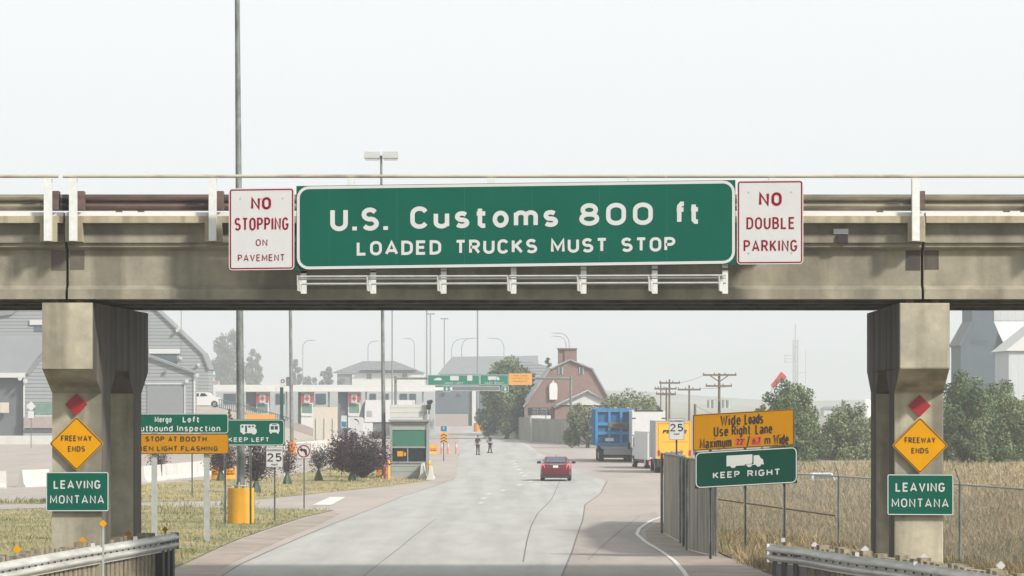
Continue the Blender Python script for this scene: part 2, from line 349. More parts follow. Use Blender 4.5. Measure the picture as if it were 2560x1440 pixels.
# ------------------------------------------------------------ ground, roads
def yslabs(y0, y1):
    ys = [y0]; y = 85
    while y <= 185: 
        if y0 < y < y1: ys.append(y)
        y += 10
    return ys+[y1]
def clip(poly, y, keep_above):
    out = []
    for i in range(len(poly)):
        a, b = poly[i], poly[(i+1) % len(poly)]
        ia, ib = ((a[1] >= y) == keep_above), ((b[1] >= y) == keep_above)
        if ia: out.append(a)
        if ia != ib:
            t = (y-a[1])/(b[1]-a[1]); out.append((a[0]+(b[0]-a[0])*t, y))
    return out
from mathutils.geometry import tessellate_polygon
def sheet(name, poly, h, m, kind='structure'):      # poly of (X, Y) on the ground, follows its profile
    ys = yslabs(min(p[1] for p in poly), max(p[1] for p in poly)); mb = MB()
    for a, b in zip(ys, ys[1:]):
        c = clip(clip(poly, a, True), b, False)
        if len(c) < 3: continue
        vs = [Vector((x, y, gz(y)+h)) for x, y in c]
        for t in tessellate_polygon([[Vector((v.x, v.y, 0)) for v in vs]]): 
            tri = [vs[i] for i in t]
            if (tri[1]-tri[0]).cross(tri[2]-tri[0]).z < 0: tri.reverse()
            mb.add(tri, [(0,1,2)])
    o = mb.build(name, m, fixn=False); struct(o, kind); return o
def pxpoly(pts): return [tuple(g(x, y)[:2]) for x, y in pts]
def line(pts, w, mb, h):
    P = [g(x, y) for x, y in pts]; Q = []
    for a, b in zip(P, P[1:]):
        k = max(1, int((b-a).length/5))
        Q += [a+(b-a)*i/k for i in range(k)]
    Q.append(P[-1])
    for i in range(len(Q)-1):
        t = (Q[i+1]-Q[i]); nrm = Vector((t.y, -t.x, 0)).normalized()*w/2
        vs = [Q[i]-nrm, Q[i]+nrm, Q[i+1]+nrm, Q[i+1]-nrm]
        mb.add([(v.x, v.y, gz(v.y)+h) for v in vs], [(0,1,2,3)])
    return mb
sheet('ground', [(-2500,-60),(2500,-60),(2500,4500),(-2500,4500)], -.012, 'plain')
far = MB()
for k, (x0, x1, y0, hh) in enumerate(((-900, 1500, 2300, 13), (250, 1600, 1700, 7), (-1400, 200, 1900, 8))):
    n = 60; vs = []
    for i in range(n+1):
        x = x0+(x1-x0)*i/n; z = hh*(.55+.3*math.sin(i*.35+k)+.15*math.sin(i*1.1+2*k))*min(1, i/6, (n-i)/6)-1
        vs += [(x, y0, -1), (x, y0+150, max(z, -.9)), (x, y0+500, -1)]
    far.add(vs, [(3*i+j, 3*i+3+j, 3*i+4+j, 3*i+1+j) for i in range(n) for j in (0, 1)])
struct(far.build('hills', 'plain', smooth=True))
sheet('asphalt_lot', pxpoly([(150,1560),(330,1475),(445,1417),(600,1347),(760,1293),(835,1276),(640,1272),(300,1263),(-500,1290)])
      + [(-90, 110), (-90, 640), (28, 640), (16, 400), (13.2, 290), (10.2, 210), (10.2, 200), (4.36, 98), (4.36,97)] + pxpoly([(1788,1392),(1850,1402),(1930,1440),(1990,1560)]), 0, 'asphalt_pink')
sheet('roadway', pxpoly([(420,1600),(560,1435),(600,1412),(720,1358),(860,1300),(1000,1243),(1135,1198),(1140,1130),(1150,1085),(1195,1058),(1235,1062),(1290,1085),(1345,1130),(1400,1160),
      (1515,1203),(1500,1235),(1462,1262),(1455,1300),(1430,1380),(1405,1440),(1360,1600)]), .008, 'road_concrete')
sheet('asphalt_patch', pxpoly([(1362,1600),(1406,1440),(1432,1380),(1445,1330),(1520,1296),(1640,1280),(1652,1300),(1600,1325),(1606,1348),(1650,1385),(1705,1425),(1800,1600)]), .006, 'asphalt_dark')
sheet('gravel_shoulder', pxpoly([(120,1600),(330,1475),(445,1417),(600,1350),(760,1297),(835,1279),(850,1285),(800,1310),(700,1352),(590,1402),(545,1430),(400,1600)]), .005, 'shoulder')
sheet('gravel_verge', pxpoly([(1660,1318),(1785,1390),(1860,1402),(1925,1440),(1960,1600),(1830,1600),(1720,1436),(1665,1386),(1618,1350),(1612,1328),(1655,1300)]), .007, 'shoulder')
mb = MB()
line([(1405,1192),(1395,1212),(1378,1250),(1345,1283),(1328,1315),(1318,1350),(1308,1405)], .035, mb, .012)
line([(1518,1203),(1500,1235),(1462,1262),(1457,1300),(1430,1380),(1405,1440),(1380,1520)], .04, mb, .012)
line([(1090,1298),(1000,1370),(910,1440),(840,1500)], .022, mb, .012)
line([(1470,1400),(1560,1320),(1600,1290)], .018, mb, .012)
line([(1135,1198),(1000,1243),(860,1300),(720,1358),(600,1412),(540,1450)], .05, mb, .012)
struct(mb.build('road_cracks', 'tar', fixn=False))
mb = MB()
line([(1658,1291),(1625,1303),(1598,1322),(1592,1336),(1612,1354),(1655,1380),(1685,1402),(1708,1428),(1740,1480)], .11, mb, .014)
struct(mb.build('road_edge_line', 'road_paint', fixn=False))
mb = MB()
for x, y in ((1290,1166),(1297,1174),(1303,1182),(1312,1190),(1326,1204),(1298,1213),(1258,1226),(1222,1235),(1210,1246),(1202,1258),(1287,1160),(1284,1153)):
    line([(x-5, y+1.2), (x+5, y-1.2)], .2, mb, .014)
struct(mb.build('lane_dashes', 'road_paint', fixn=False))
sheet('stop_bar', pxpoly([(780,1263),(825,1243),(864,1243),(828,1263)]), .014, 'road_paint')
mb = MB(); line([(-100,1243),(60,1229),(140,1222)], .12, mb, .014); line([(640,1182),(705,1193),(760,1165),(830,1148)], .1, mb, .014); line([(-50,1240),(-400,1260)], .12, mb, .014)
line([(1262,1085),(1330,1122),(1395,1135)], .12, mb, .014)
struct(mb.build('side_road_line', 'road_paint', fixn=False))
# grass islands and verges
isl1 = pxpoly([(-700,1283),(0,1279),(300,1263),(640,1272),(835,1276),(760,1293),(600,1347),(445,1417),(330,1475),(150,1560),(-700,1560)])
isl2 = pxpoly([(340,1256),(640,1249),(800,1233),(960,1216),(1090,1199),(1080,1194),(975,1192),(960,1172),(860,1165),(700,1192),(600,1197),(430,1207),(340,1213)])
isl3 = pxpoly([(-300,1263),(0,1261),(112,1259),(200,1250),(110,1250),(30,1256)])
sheet('grass_verge', isl1, .016, 'grass_ground'); sheet('lawn_island', isl2, .016, 'lawn_ground'); sheet('grass_strip', isl3, .016, 'grass_ground')
FLD = [(14,59),(9.1,68),(7.0,75),(6.35,78.5),(5.85,84),(5.6,92),(5.4,108),(10.35,200),(10.4,212),(16,262),(70,262),(70,59)]
sheet('grass_field', FLD, .012, 'field_ground')
def inside(P, x, y):
    c = np.zeros(len(x), bool); n = len(P)
    for i in range(n):
        (x1, y1), (x2, y2) = P[i], P[(i+1) % n]
        if y1 == y2: continue
        c ^= ((y1 > y) != (y2 > y)) & (x < (x2-x1)*(y-y1)/(y2-y1)+x1)
    return c
gzv = np.vectorize(gz)
def clumpy(x, y, s, seed):
    r = np.random.default_rng(seed); v = 0
    for _ in range(6):
        a = r.uniform(0, 6.28); k = s*r.uniform(.5, 2.2); v = v+np.sin((x*math.cos(a)+y*math.sin(a))*k+r.uniform(0, 6.28))
    return v/3
def blades(name, P, n, h0, h1, w, m, seed, ymax=None, patch=0, ymin=58):
    r = np.random.default_rng(seed); xs = [p[0] for p in P]; ys = [p[1] for p in P]
    Y0 = max(ymin, min(ys)); Y1 = max(ys); u = r.random(n*4)
    y = 1/(1/Y0+(1/Y1-1/Y0)*u); x = y*r.uniform(-.175, .175, n*4)
    k = inside(P, x, y)
    c = clumpy(x, y, 1.2, seed+1)
    if patch: k &= c > r.uniform(-1, 1, n*4)*.6-patch
    x, y, c = x[k][:n], y[k][:n], c[k][:n]; N = len(x)
    h = r.uniform(h0, h1, N)*(1+.35*np.clip(c, -1, 1)); ww = w*r.uniform(.6, 1.4, N)*(y/90); a = r.uniform(0, 3.14, N)
    z = gzv(y)+.01; lx = r.normal(0, .45, N)*h; ly = r.normal(0, .45, N)*h
    dx, dy = np.cos(a)*ww, np.sin(a)*ww
    v = np.empty((N, 4, 3))
    v[:,0] = np.stack([x-dx, y-dy, z], 1); v[:,1] = np.stack([x+dx, y+dy, z], 1)
    v[:,2] = np.stack([x+dx*.5+lx*.9, y+dy*.5+ly, z+h*.92], 1); v[:,3] = np.stack([x-dx*.3+lx, y-dy*.3+ly, z+h], 1)
    return struct(fast_mesh(name, v.reshape(-1, 3), 4, m), 'stuff')
blades('verge_grass', isl1, 15000, .04, .12, .010, 'blade_green', 3, patch=.2)
blades('dry_verge_grass', isl1, 20000, .04, .1, .010, 'blade_lawn', 4, patch=.8)
blades('lawn_grass', isl2, 12000, .05, .13, .012, 'blade_lawn', 5, patch=.9)
blades('strip_grass', isl3, 2500, .08, .25, .014, 'blade_green', 6)
blades('field_grass', FLD, 150000, .06, .32, .007, 'blade_dry', 8, patch=.55)
blades('field_weeds', FLD, 28000, .06, .32, .011, 'blade_weed', 18, patch=.1)
blades('corner_grass', pxpoly([(1840,1408),(1850,1392),(1940,1385),(1960,1420),(1925,1432)]), 2600, .1, .28, .01, 'blade_green', 9)
blades('tall_weeds', pxpoly([(380,1268),(560,1262),(640,1268),(640,1284),(400,1292)]), 2500, .1, .45, .012, 'blade_green', 10, patch=-.1)

# ------------------------------------------------------------ overpass
D0 = 69.0
br = thing('overpass', 'weathered beige concrete road bridge crossing the whole view on two piers', 'bridge', loc=(0, D0, 0))
def zz(py, d=D0): return CZ-(py-1000)/F*d
def xx(px, d=D0): return (px-1280)/F*d
spans = [(-900, 165), (172, 2302), (2309, 3400)]
zb, zf1, zf2, zt = zz(748), zz(724), zz(714), zz(611)
for a, b in spans:
    x0, x1 = xx(a), xx(b)
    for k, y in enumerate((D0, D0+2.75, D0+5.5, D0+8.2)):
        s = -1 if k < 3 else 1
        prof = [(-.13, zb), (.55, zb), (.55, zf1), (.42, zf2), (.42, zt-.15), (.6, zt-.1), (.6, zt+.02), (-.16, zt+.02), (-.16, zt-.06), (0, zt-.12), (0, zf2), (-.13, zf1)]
        MB().prism([(x0, y+p, z) for p, z in prof], (x1-x0, 0, 0)).build('girder', 'girder_concrete' if k == 0 else 'concrete_stained_shaded', br)  # inner girders darker: shade under the deck is painted into their colour
    # deck: slab, edge beam, white kerb
    MB().box(x0, x1, D0-.22, D0+9.05, zt+.024, zz(586, 68.8)).box(x0, x1, D0-.15, D0+9.0, zz(586,68.8)+.002, zz(560)).build('deck_slab', 'girder_concrete', br)
    MB().box(x0, x1, D0-.45, D0+9.3, zz(557, 68.55), zz(540, 68.55)).build('deck_edge', 'edge_concrete', br)
    MB().box(x0, x1, D0-.40, D0-.05, zz(540, 68.55)+.003, zz(530.5, 68.6)).build('kerb', 'white_edge', br)
for p in (170, 2306):      # darker repair patches either side of the girder joints
    MB().px(p-42, p-5, 622, 676, D0-.006, .02).px(p+5, p+41, 622, 674, D0-.006, .02).build('repair_patch', 'concrete_stained_shaded', br)
posts = [119, 182, 531, 877, 1227, 1578, 1930, 2289, 2640, -231, -580]
for p in posts:
    x = xx(p+.5, 68.4)
    lo = 20 if p not in (182, 2350) else 17
    MB().box(xx(p-19, 68.55), xx(p+24, 68.55), D0-.47, D0-.03, zz(604, 68.55), zz(540, 68.55)-.002).build('bracket', 'edge_concrete', br)
    mb = MB().box(x-.075, x+.075, D0-.64, D0-.58, zz(602, 68.4), zz(446, 68.4))
    mb.box(x-.075, x+.075, D0-.50, D0-.475, zz(602, 68.4), zz(446, 68.4)).box(x-.012, x+.012, D0-.58, D0-.5, zz(602, 68.4), zz(446, 68.4))
    po = mb.build('rail_post', 'galv_post', br)
    MB().box(x+.05, x+.2, D0-.49, D0-.2, zz(527), zz(481)).build('spacer_block', 'rust_beam', br)
for a, b in ((-900, 146), (157, 1664), (1665.5, 3400)):
    MB().tube([(xx(a, 68.45), D0-.55, zz(440.5, 68.45)), (xx(b, 68.45), D0-.55, zz(440.5, 68.45))], .036, 10).build('handrail', 'pipe_weather', br, True)
WP = [(0,0),(.0,.025),(.075,.075),(.085,.105),(.075,.13),(0,.165),(0,.185),(.075,.22),(.085,.245),(.075,.27),(0,.315),(0,.345)]
def wbeam(x0, x1, y, z0, s=1.0):
    pr = [(x0, y-p*1.0, z0+q*s) for p, q in WP]+[(x0, y-p+.012, z0+q*s) for p, q in WP[::-1]]
    return MB().prism(pr, (x1-x0, 0, 0))
for a, b, m in ((-900, 158, 'bridge_beam'), (158, 200, 'black_paint'), (200, 700, 'rust_beam'), (700, 3400, 'bridge_beam')):
    wbeam(xx(a), xx(b), D0-.12, zz(528), .96).build('guard_rail', m, br)
for p in (297, 352, 2200, 2517, 2560): MB().px(p-8, p+8, 526, 534, D0-.1, .1).build('rail_bracket', 'bridge_beam', br)
def pier(xa, xb, shift):
    # side profile (y, z) extruded across the width: cap, haunches, two legs
    y0 = D0-.1; ct = zz(757); cb = zz(922); ub = zz(983, 70.3); base = gz(70)-.5
    a, b, c, d_, e, f_ = y0, y0+1.26, y0+2.5, y0+6.0, y0+7.3, y0+8.45
    prof = [(a, ct), (a, cb), (b, ub), (b, base), (c, base), (c, ub), (c+.85, cb-.0), (d_-.85, cb-.0), (d_, ub), (d_, base), (e, base), (e, ub), (f_, cb), (f_, ct)]
    w = (xb-xa)/F*D0; x0 = xx(xa)
    def X(y): return x0+(y-y0)*shift
    # concave polygon: split into convex pieces joined into one mesh
    n = len(prof); mb = MB()
    tri = tessellate_polygon([[Vector((p[0], p[1], 0)) for p in prof]])
    vs = [(X(p[0]), p[0], p[1]) for p in prof]+[(X(p[0])+w, p[0], p[1]) for p in prof]
    fs = [tuple(t) for t in tri]+[tuple(i+n for i in t[::-1]) for t in tri]+[(i, i+n, (i+1) % n+n, (i+1) % n) for i in range(n)]
    mb.add(vs, fs); pr = mb.build('pier', 'concrete', br); pr.data.materials.append(M['concrete_stained_shaded'])
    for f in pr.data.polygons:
        if abs(f.normal.x) > .8 or (f.normal.y > -.5 and f.center.y > y0+1.6): f.material_index = 1  # side and inner faces: water streaks, plus shade painted into the tone
    bv = pr.modifiers.new('bevel', 'BEVEL'); bv.width = .03; bv.segments = 2; bv.limit_method = 'ANGLE'; bv.angle_limit = R(40)
    return pr, x0, w
for xa, xb, sh, bx in ((107, 233, .026, (137, 200)), (2247, 2373, .026, (2275, 2339))):
    pr, x0, w = pier(xa, xb, sh)
    for b in bx:
        q = MB().px(b-10, b+10, 749, 757, D0+.02, .45).px(b-14, b+14, 746, 749, D0-.02, .5).build('bearing', 'rust', pr)
MB().px(2084, 2121, 572, 585, 68.75, .04).build('marker_plate', 'sign_white', br)
MB().px(2093, 2120, 586.5, 607, 68.72, .05).build('drain_cover', 'black_paint', br)

# ------------------------------------------------------------ signs on the bridge
def framed_sign(name, label, cat, x0, y0, x1, y1, d, slope, face, edge, texts, ink, r=8, bw=3, inset=2, square=None, group=None, thick=.02, bolts=()):
    pl = Plane(d, slope, (x0+x1)/2); c = pl((x0+x1)/2, y1)
    t = thing(name, label, cat, group, loc=(c.x, d, c.z))
    if square: # outer green plate with square corners behind the rounded border
        mb = MB(); pl.poly(mb, [(x0-1, y0-1), (x1+1, y0-1), (x1+1, y1+1), (x0-1, y1+1)], 0, .012); mb.build('back_plate', square, t)
    mb = MB(); pl.poly(mb, rrect(x0, y0, x1, y1, r), .014, .014+thick); mb.build('panel', face, t)
    o = .014+thick
    mb = MB(); pl.ring(mb, rrect(x0+inset, y0+inset, x1-inset, y1-inset, max(1, r-inset)), rrect(x0+inset+bw, y0+inset+bw, x1-inset-bw, y1-inset-bw, max(.8, r-inset-bw)), o, o+.004); mb.build('border', edge, t)
    mb = MB()
    for s in texts:
        text(mb, pl, s[0], s[1], s[2], s[3], s[4], o+.005, *(s[5:] or (0.01,)))
    mb.build('lettering', ink, t, fixn=False)
    if bolts:
        mb = MB()
        for bx, by in bolts:
            p = pl(bx, by, o+.002); mb.tube([p, p+Vector((0, -.012, 0))], .012, 6)
        mb.build('bolts', 'galv', t)
    return t, pl
ds = 67.9; slp = -.0137
t, pl = framed_sign('guide_sign', 'long green customs guide sign with white letters on the bridge', 'road sign', 742, 458.5, 1837.5, 667, ds, slp, 'sign_green', 'sign_white',
  [('U.S.', 826, 514, 970, 572, .035, 1.1), ('Customs', 1026, 513, 1395, 569, .035, 1.25), ('800', 1448, 511, 1632, 567, .035, 1.35), ('ft', 1686, 510, 1750, 566, .035, 1.3),
   ('LOADED', 892, 598, 1103, 634, .03, 1.15), ('TRUCKS', 1138, 598, 1343, 634, .03, 1.15), ('MUST', 1377, 598, 1518, 634, .03, 1.1), ('STOP', 1553, 598, 1688, 634, .03, 1.15)], 'sign_white', r=30, bw=7, inset=.5, square='sign_green', thick=.03)
mb = MB()
for x in (823, 992, 1161, 1330, 1498, 1667): pl.poly(mb, [(x, 466), (x+.7, 466), (x+.7, 659), (x, 659)], .0445, .046)
mb.build('panel_seams', 'sign_green_far', t)
sup = thing('sign_catwalk', 'galvanised bracket rails hanging below the long green sign', 'sign support', loc=(0, ds, zz(700, ds)))
for x in (758, 932, 1108, 1283, 1458, 1636, 1812):
    c = -.0137*(x-1290)
    mb = MB().px(x-6, x+8, 660+c, 676+c, ds+.12, .12)
    mb.px(x-6, x+8, 676, 734, ds+.12, .12)
    mb.px(x-5, x+7, 560, 665, ds+.14, .1)
    mb.prism([at(x-6, 706, ds-.1), at(x-6, 730, ds+.02), at(x-15, 727, ds-.35), at(x-16, 688, ds-.5), at(x-12, 688, ds-.5)], (.02, 0, 0))
    mb.bar(at(x, 728, ds+.2), at(x, 728, D0-.14), .05)
    mb.build('hanger', 'galv_post', sup)
for y, d, r in ((691.5, ds-.45, .020), (698, ds-.38, .016), (710, ds-.1, .022)):
    MB().tube([at(742, y, d), at(1815, y-3, d)], r, 8).build('rail', 'galv', sup, True)
framed_sign('parking_sign', 'white sign with red letters NO STOPPING ON PAVEMENT', 'road sign', 572.5, 470.5, 736, 675, ds, -.012, 'sign_white', 'sign_red',
  [('NO', 628, 493, 678, 524, .03, 1.15), ('STOPPING', 587, 544, 722, 576, .005, 1.25), ('ON', 640, 598, 669, 615, .0, 1.2), ('PAVEMENT', 595, 636, 712, 653, .0, 1.3)], 'sign_red', r=9, bw=3.2, inset=2.5, group='white parking signs on the bridge', bolts=((602,496),(708,496),(655,496),(602,645),(708,645)))
framed_sign('parking_sign', 'white sign with red letters NO DOUBLE PARKING', 'road sign', 1842, 451, 2008, 660.5, ds, -.008, 'sign_white', 'sign_red',
  [('NO', 1897, 481, 1954, 515, .03, 1.15), ('DOUBLE', 1866, 543, 1987, 573, .005, 1.25), ('PARKING', 1859, 600, 1993, 629, .005, 1.25)], 'sign_red', r=9, bw=3.2, inset=2.5, group='white parking signs on the bridge', bolts=((1872,480),(1979,480),(1872,632),(1979,632)))
mb = MB()
# ---- signs on the piers
dp = 70.1
def diamond(cx, cy, r, k=.0): return [(cx, cy-r), (cx+r, cy), (cx, cy+r), (cx-r, cy)]
def rdiamond(cx, cy, r, c=5, n=3):
    P = []
    for i in range(4):
        a = R(-90+90*i); vx, vy = cx+(r-c)*math.cos(a), cy+(r-c)*math.sin(a)
        for k in range(n+1):
            b = a+R(-45+90*k/n); P.append((vx+c*.72*math.cos(b), vy+c*.72*math.sin(b)))
    return P
for side, rx, ry, fx, fy, fr, lx in (('left', 191, 1011, 192, 1109, 68, (115.5, 1180, 272, 1278)), ('right', 2299, 1014.5, 2299.5, 1113.5, 70.5, (2218, 1186, 2383, 1287.5))):
    pl = Plane(dp)
    mb = MB(); pl.poly(mb, rdiamond(rx, ry, 28, 2), 0, .02); o = mb.build('red_marker', 'diamond_red')
    tag(o, 'plain red diamond marker high on the %s pier' % side, 'marker', 'red diamond markers on the piers')
    c = pl(fx, fy+fr)
    t = thing('warning_sign', 'yellow diamond sign FREEWAY ENDS on the %s pier' % side, 'road sign', 'freeway ends signs on the piers', loc=(c.x, dp, c.z))
    mb = MB(); pl.poly(mb, rdiamond(fx, fy, fr, 7), .03, .045); mb.build('panel', 'sign_yellow', t)
    mb = MB(); pl.ring(mb, rdiamond(fx, fy, fr-2.2, 6), rdiamond(fx, fy, fr-5, 5), .045, .05); mb.build('border', 'ink', t)
    mb = MB(); text(mb, pl, 'FREEWAY', fx-38.5, fy-20.5, fx+38.5, fy-6, .051, .012, 1.2); text(mb, pl, 'ENDS', fx-21.5, fy+6, fx+21.5, fy+20, .051, .012, 1.2); mb.build('lettering', 'ink', t, fixn=False)
    x0, y0, x1, y1 = lx; cx = (x0+x1)/2; cy = (y0+y1)/2; k = (x1-x0)/156.5
    framed_sign('state_sign', 'green LEAVING MONTANA sign on the %s pier' % side, 'road sign', x0, y0, x1, y1, dp-.02, .004 if side == 'right' else 0, 'sign_green', 'sign_white',
      [('LEAVING', cx-59*k, cy-28.5*k, cx+58*k, cy-7*k, .010, 1.2), ('MONTANA', cx-68*k, cy+9*k, cx+67*k, cy+30*k, .003, 1.15)], 'sign_white', r=5, bw=2.2, inset=.3, group='leaving Montana signs on the piers', thick=.02)
# ------------------------------------------------------------ roadside signs
def post(t, px, py0, py1, d, w=.06, m='galv', name='post', flat=False):
    a, b = at(px, py0, d), at(px, py1, d); b.z = gz(d)-.1 if py1 is None or py1 > 1050 else b.z
    if flat: mb = MB().box(a.x-w/2, a.x+w/2, d+.06, d+.06+w*.6, b.z, a.z)
    else: mb = MB().box(a.x-w/2, a.x+w/2, d+.06, d+.066, b.z, a.z).box(a.x-w/2, a.x-w/2+.012, d+.03, d+.06, b.z, a.z).box(a.x+w/2-.012, a.x+w/2, d+.03, d+.06, b.z, a.z)
    return mb.build(name, m, t)
# right: wide loads + keep right
dr = 88.3
w, pl = framed_sign('advisory_sign', 'tilted orange Wide Loads Use Right Lane sign above the keep right sign', 'road sign', 1732, 1029.5, 1985, 1120, dr, -.0575, 'sign_orange', 'ink',
  [('Wide', 1801, 1035, 1852, 1062, .006, 1.15), ('Loads', 1861, 1035, 1908, 1062, .006, 1.15), ('Use', 1784, 1062, 1821, 1088, .006, 1.15), ('Right', 1829, 1062, 1877, 1093, .006, 1.15), ('Lane', 1888, 1062, 1931, 1088, .006, 1.15),
   ('Maximum', 1749, 1090, 1829, 1116, .006, 1.15), ('/', 1866, 1089, 1875, 1118, .006), ('m', 1911, 1098, 1926, 1114, .006), ('Wide', 1933, 1090, 1972, 1117, .006, 1.1)], 'ink', r=2.5, bw=1.6, inset=1)
mb = MB(); pl.poly(mb, rrect(1838, 1093, 1863, 1114, 1), .035, .037); pl.poly(mb, rrect(1878, 1093, 1903, 1114, 1), .035, .037); mb.build('patch', 'patch_orange', w)
mb = MB(); text(mb, pl, "22'", 1841, 1096, 1861, 1111, .04, .02, 1.05); text(mb, pl, '6.7', 1881, 1096, 1901, 1111, .04, .006, 1.1); mb.build('patch_lettering', 'ink', w, fixn=False)
k, pl = framed_sign('keep_right_sign', 'tilted green KEEP RIGHT sign with a truck symbol', 'road sign', 1738.5, 1124.5, 1992, 1213.5, dr, -.0555, 'sign_green_dark', 'sign_white',
  [('KEEP', 1782, 1176, 1849, 1192, .035, 1.3), ('RIGHT', 1868, 1176, 1950, 1192, .035, 1.35)], 'sign_white', r=13, bw=2.4, inset=.3, square='sign_green_dark')
def truck_symbol(pl, x, y, s, parent, o=.038, m='symbol_grey', flip=1):
    P = lambda pts: [(x+flip*a*s, y+b*s) for a, b in pts]
    mb = MB()
    pl.poly(mb, P([(0,0),(66,0),(66,20),(64,24),(48,24),(46,27),(24,27),(23,30),(20,32),(14,32),(11,30),(10,27),(0,27)]), o, o+.004)
    pl.poly(mb, P([(69,3),(83,3),(88,12),(93,14),(94,22),(96,27),(88,27),(86,31),(83,32),(79,32),(76,30),(75,27),(65,27),(63,31),(60,32),(56,32),(53,30),(52,27.2),(49,27.2),(49,25.2),(69,25.2)]), o, o+.004)
    return mb.build('truck_symbol', m, parent)
truck_symbol(pl, 1816, 1136.5, .98, k)
post(w, 1776, 1040, 1390, dr, .07, 'pole_grey'); post(w, 1863, 1030, 1385, dr, .07, 'pole_grey'); post(w, 1961, 1025, 1385, dr, .07, 'pole_grey')
# left: merge left
dm = 100
w, pl = framed_sign('merge_sign', 'green Merge Left Outbound Inspection sign partly behind the left pier', 'road sign', 262, 1034, 571, 1083.5, dm, 0, 'sign_green', 'sign_white',
  [('Merge', 387, 1041, 430, 1059.5, .012, 1.25), ('Left', 457, 1041, 499, 1056, .03, 1.25), ('Outbound', 338, 1063, 432, 1078.5, .015, 1.2), ('Inspection', 443, 1063, 551, 1082, .012, 1.3)], 'sign_white', r=7, bw=1.5, inset=.3)
k, pl = framed_sign('booth_sign', 'orange STOP AT BOOTH WHEN LIGHT FLASHING sign under the merge sign', 'road sign', 262, 1084.5, 572, 1135, dm, 0, 'sign_orange', 'ink',
  [('STOP', 364, 1091, 411, 1104, .03, 1.15), ('AT', 421, 1091, 443, 1104, .03, 1.15), ('BOOTH', 451, 1091, 517, 1104, .03, 1.2), ('WHEN', 325, 1115, 384, 1127.5, .03, 1.2), ('LIGHT', 393, 1115, 444, 1127.5, .03, 1.2), ('FLASHING', 453, 1115, 545, 1127.5, .03, 1.25)], 'ink', r=8, bw=1.3, inset=.3)
for p in (385, 516): post(w, p, 1036, 1360, dm, .16, 'booth_pale' if 0 else 'galv', flat=True)
# keep left
dk = 117.9
k, pl = framed_sign('keep_left_sign', 'green KEEP LEFT sign with white camper and bus symbols', 'road sign', 500, 1049, 711, 1113.5, dk, 0, 'sign_green', 'sign_white',
  [('KEEP', 571, 1093.5, 620, 1104.5, .035, 1.2), ('LEFT', 629, 1093.5, 673, 1104.5, .035, 1.2)], 'sign_white', r=9, bw=1.6, inset=.3, square='sign_green')
mb = MB(); o = .038
pl.poly(mb, [(601,1062),(606,1061),(638,1061.5),(640,1065),(637,1069),(642,1075),(642,1081),(640,1083),(638,1086),(632,1086),(630,1083),(613,1083),(611,1086),(608,1086),(606,1083),(601,1080)], o, o+.004); mb.build('camper_symbol', 'sign_white', k)
mb = MB(); [pl.poly(mb, rrect(a, 1064, b, c, .7), o+.0045, o+.006) for a, b, c in ((604,609,1069),(621,627,1069),(630,635,1068),(613,618,1081))]; mb.build('camper_window', 'sign_green', k)
mb = MB(); pl.poly(mb, [(677,1059),(695,1059),(698,1062),(699,1078),(697,1080),(697,1084),(693,1084),(692,1081),(680,1081),(679,1084),(675,1084),(675,1080),(673,1078),(674,1062)], o, o+.004); mb.build('bus_symbol', 'sign_white', k)
mb = MB(); [pl.poly(mb, rrect(a, b, c, d, .7), o+.0045, o+.006) for a, b, c, d in ((677,1065,685,1074),(687,1065,695,1074),(680,1060.5,692,1062.5))]; mb.build('bus_window', 'sign_green', k)
post(k, 562, 1052, 1310, dk, .08, 'pole_grey'); post(k, 626, 1052, 1310, dk, .075, 'pole_grey')
# max 25 signs
def max25(x0, y0, x1, y1, d, label, base):
    k = (x1-x0)/43.0; cx = (x0+x1)/2
    t, pl = framed_sign('speed_sign', label, 'road sign', x0, y0, x1, y1, d, .0, 'sign_white', 'ink',
      [('MAXIMUM', cx-18*k, y0+5*k, cx+18*k, y0+11.5*k, .012, 1.15), ('25', cx-18.5*k, y0+16*k, cx+18*k, y0+37*k, .01, .9), ('mph', cx-8*k, y0+41*k, cx+8*k, y0+48*k, .012, 1.2)], 'ink', r=2, bw=.7, inset=.5, group='maximum 25 mph signs')
    post(t, cx, y0, base, d, .06, 'pole_grey')
max25(665, 1117, 708, 1168.5, 121, 'white MAXIMUM 25 mph sign left of the no turn sign', 1300)
max25(1672, 1045, 1711, 1100, 108, 'white MAXIMUM 25 mph sign in front of the yellow truck', 1400)
# no left turn
dn = 144; pl = Plane(dn); c = pl(760, 1147)
t = thing('turn_sign', 'white no left turn sign with red ring and slash', 'road sign', loc=(c.x, dn, c.z))
mb = MB(); pl.poly(mb, rrect(742, 1109, 777.5, 1147, 1.5), 0, .02); mb.build('panel', 'sign_white', t)
mb = MB(); pl.ring(mb, rrect(742.4,1109.4,777,1146.6,1.5), rrect(743.2,1110.2,776.3,1145.8,1.2), .02, .023)
cs = [(759.5+15.8*math.cos(a*math.pi/14), 1128+15.8*math.sin(a*math.pi/14)) for a in range(28)]
cs2 = [(759.5+13*math.cos(a*math.pi/14), 1128+13*math.sin(a*math.pi/14)) for a in range(28)]
mb.build('edge_line', 'ink', t)
mb = MB(); pl.ring(mb, cs, cs2, .02, .026); pl.poly(mb, [(749,1116),(751,1114.5),(771,1140),(769,1141.5)], .027, .03); mb.build('prohibition_ring', 'sign_red', t)
mb = MB(); pl.poly(mb, [(748,1124),(755,1119),(755,1122),(763,1122),(767,1125),(768,1137),(763,1139),(762,1128),(755,1127),(755,1130)], .02, .0255); mb.build('arrow_symbol', 'ink', t)
post(t, 760, 1110, 1275, dn, .06, 'pole_grey')
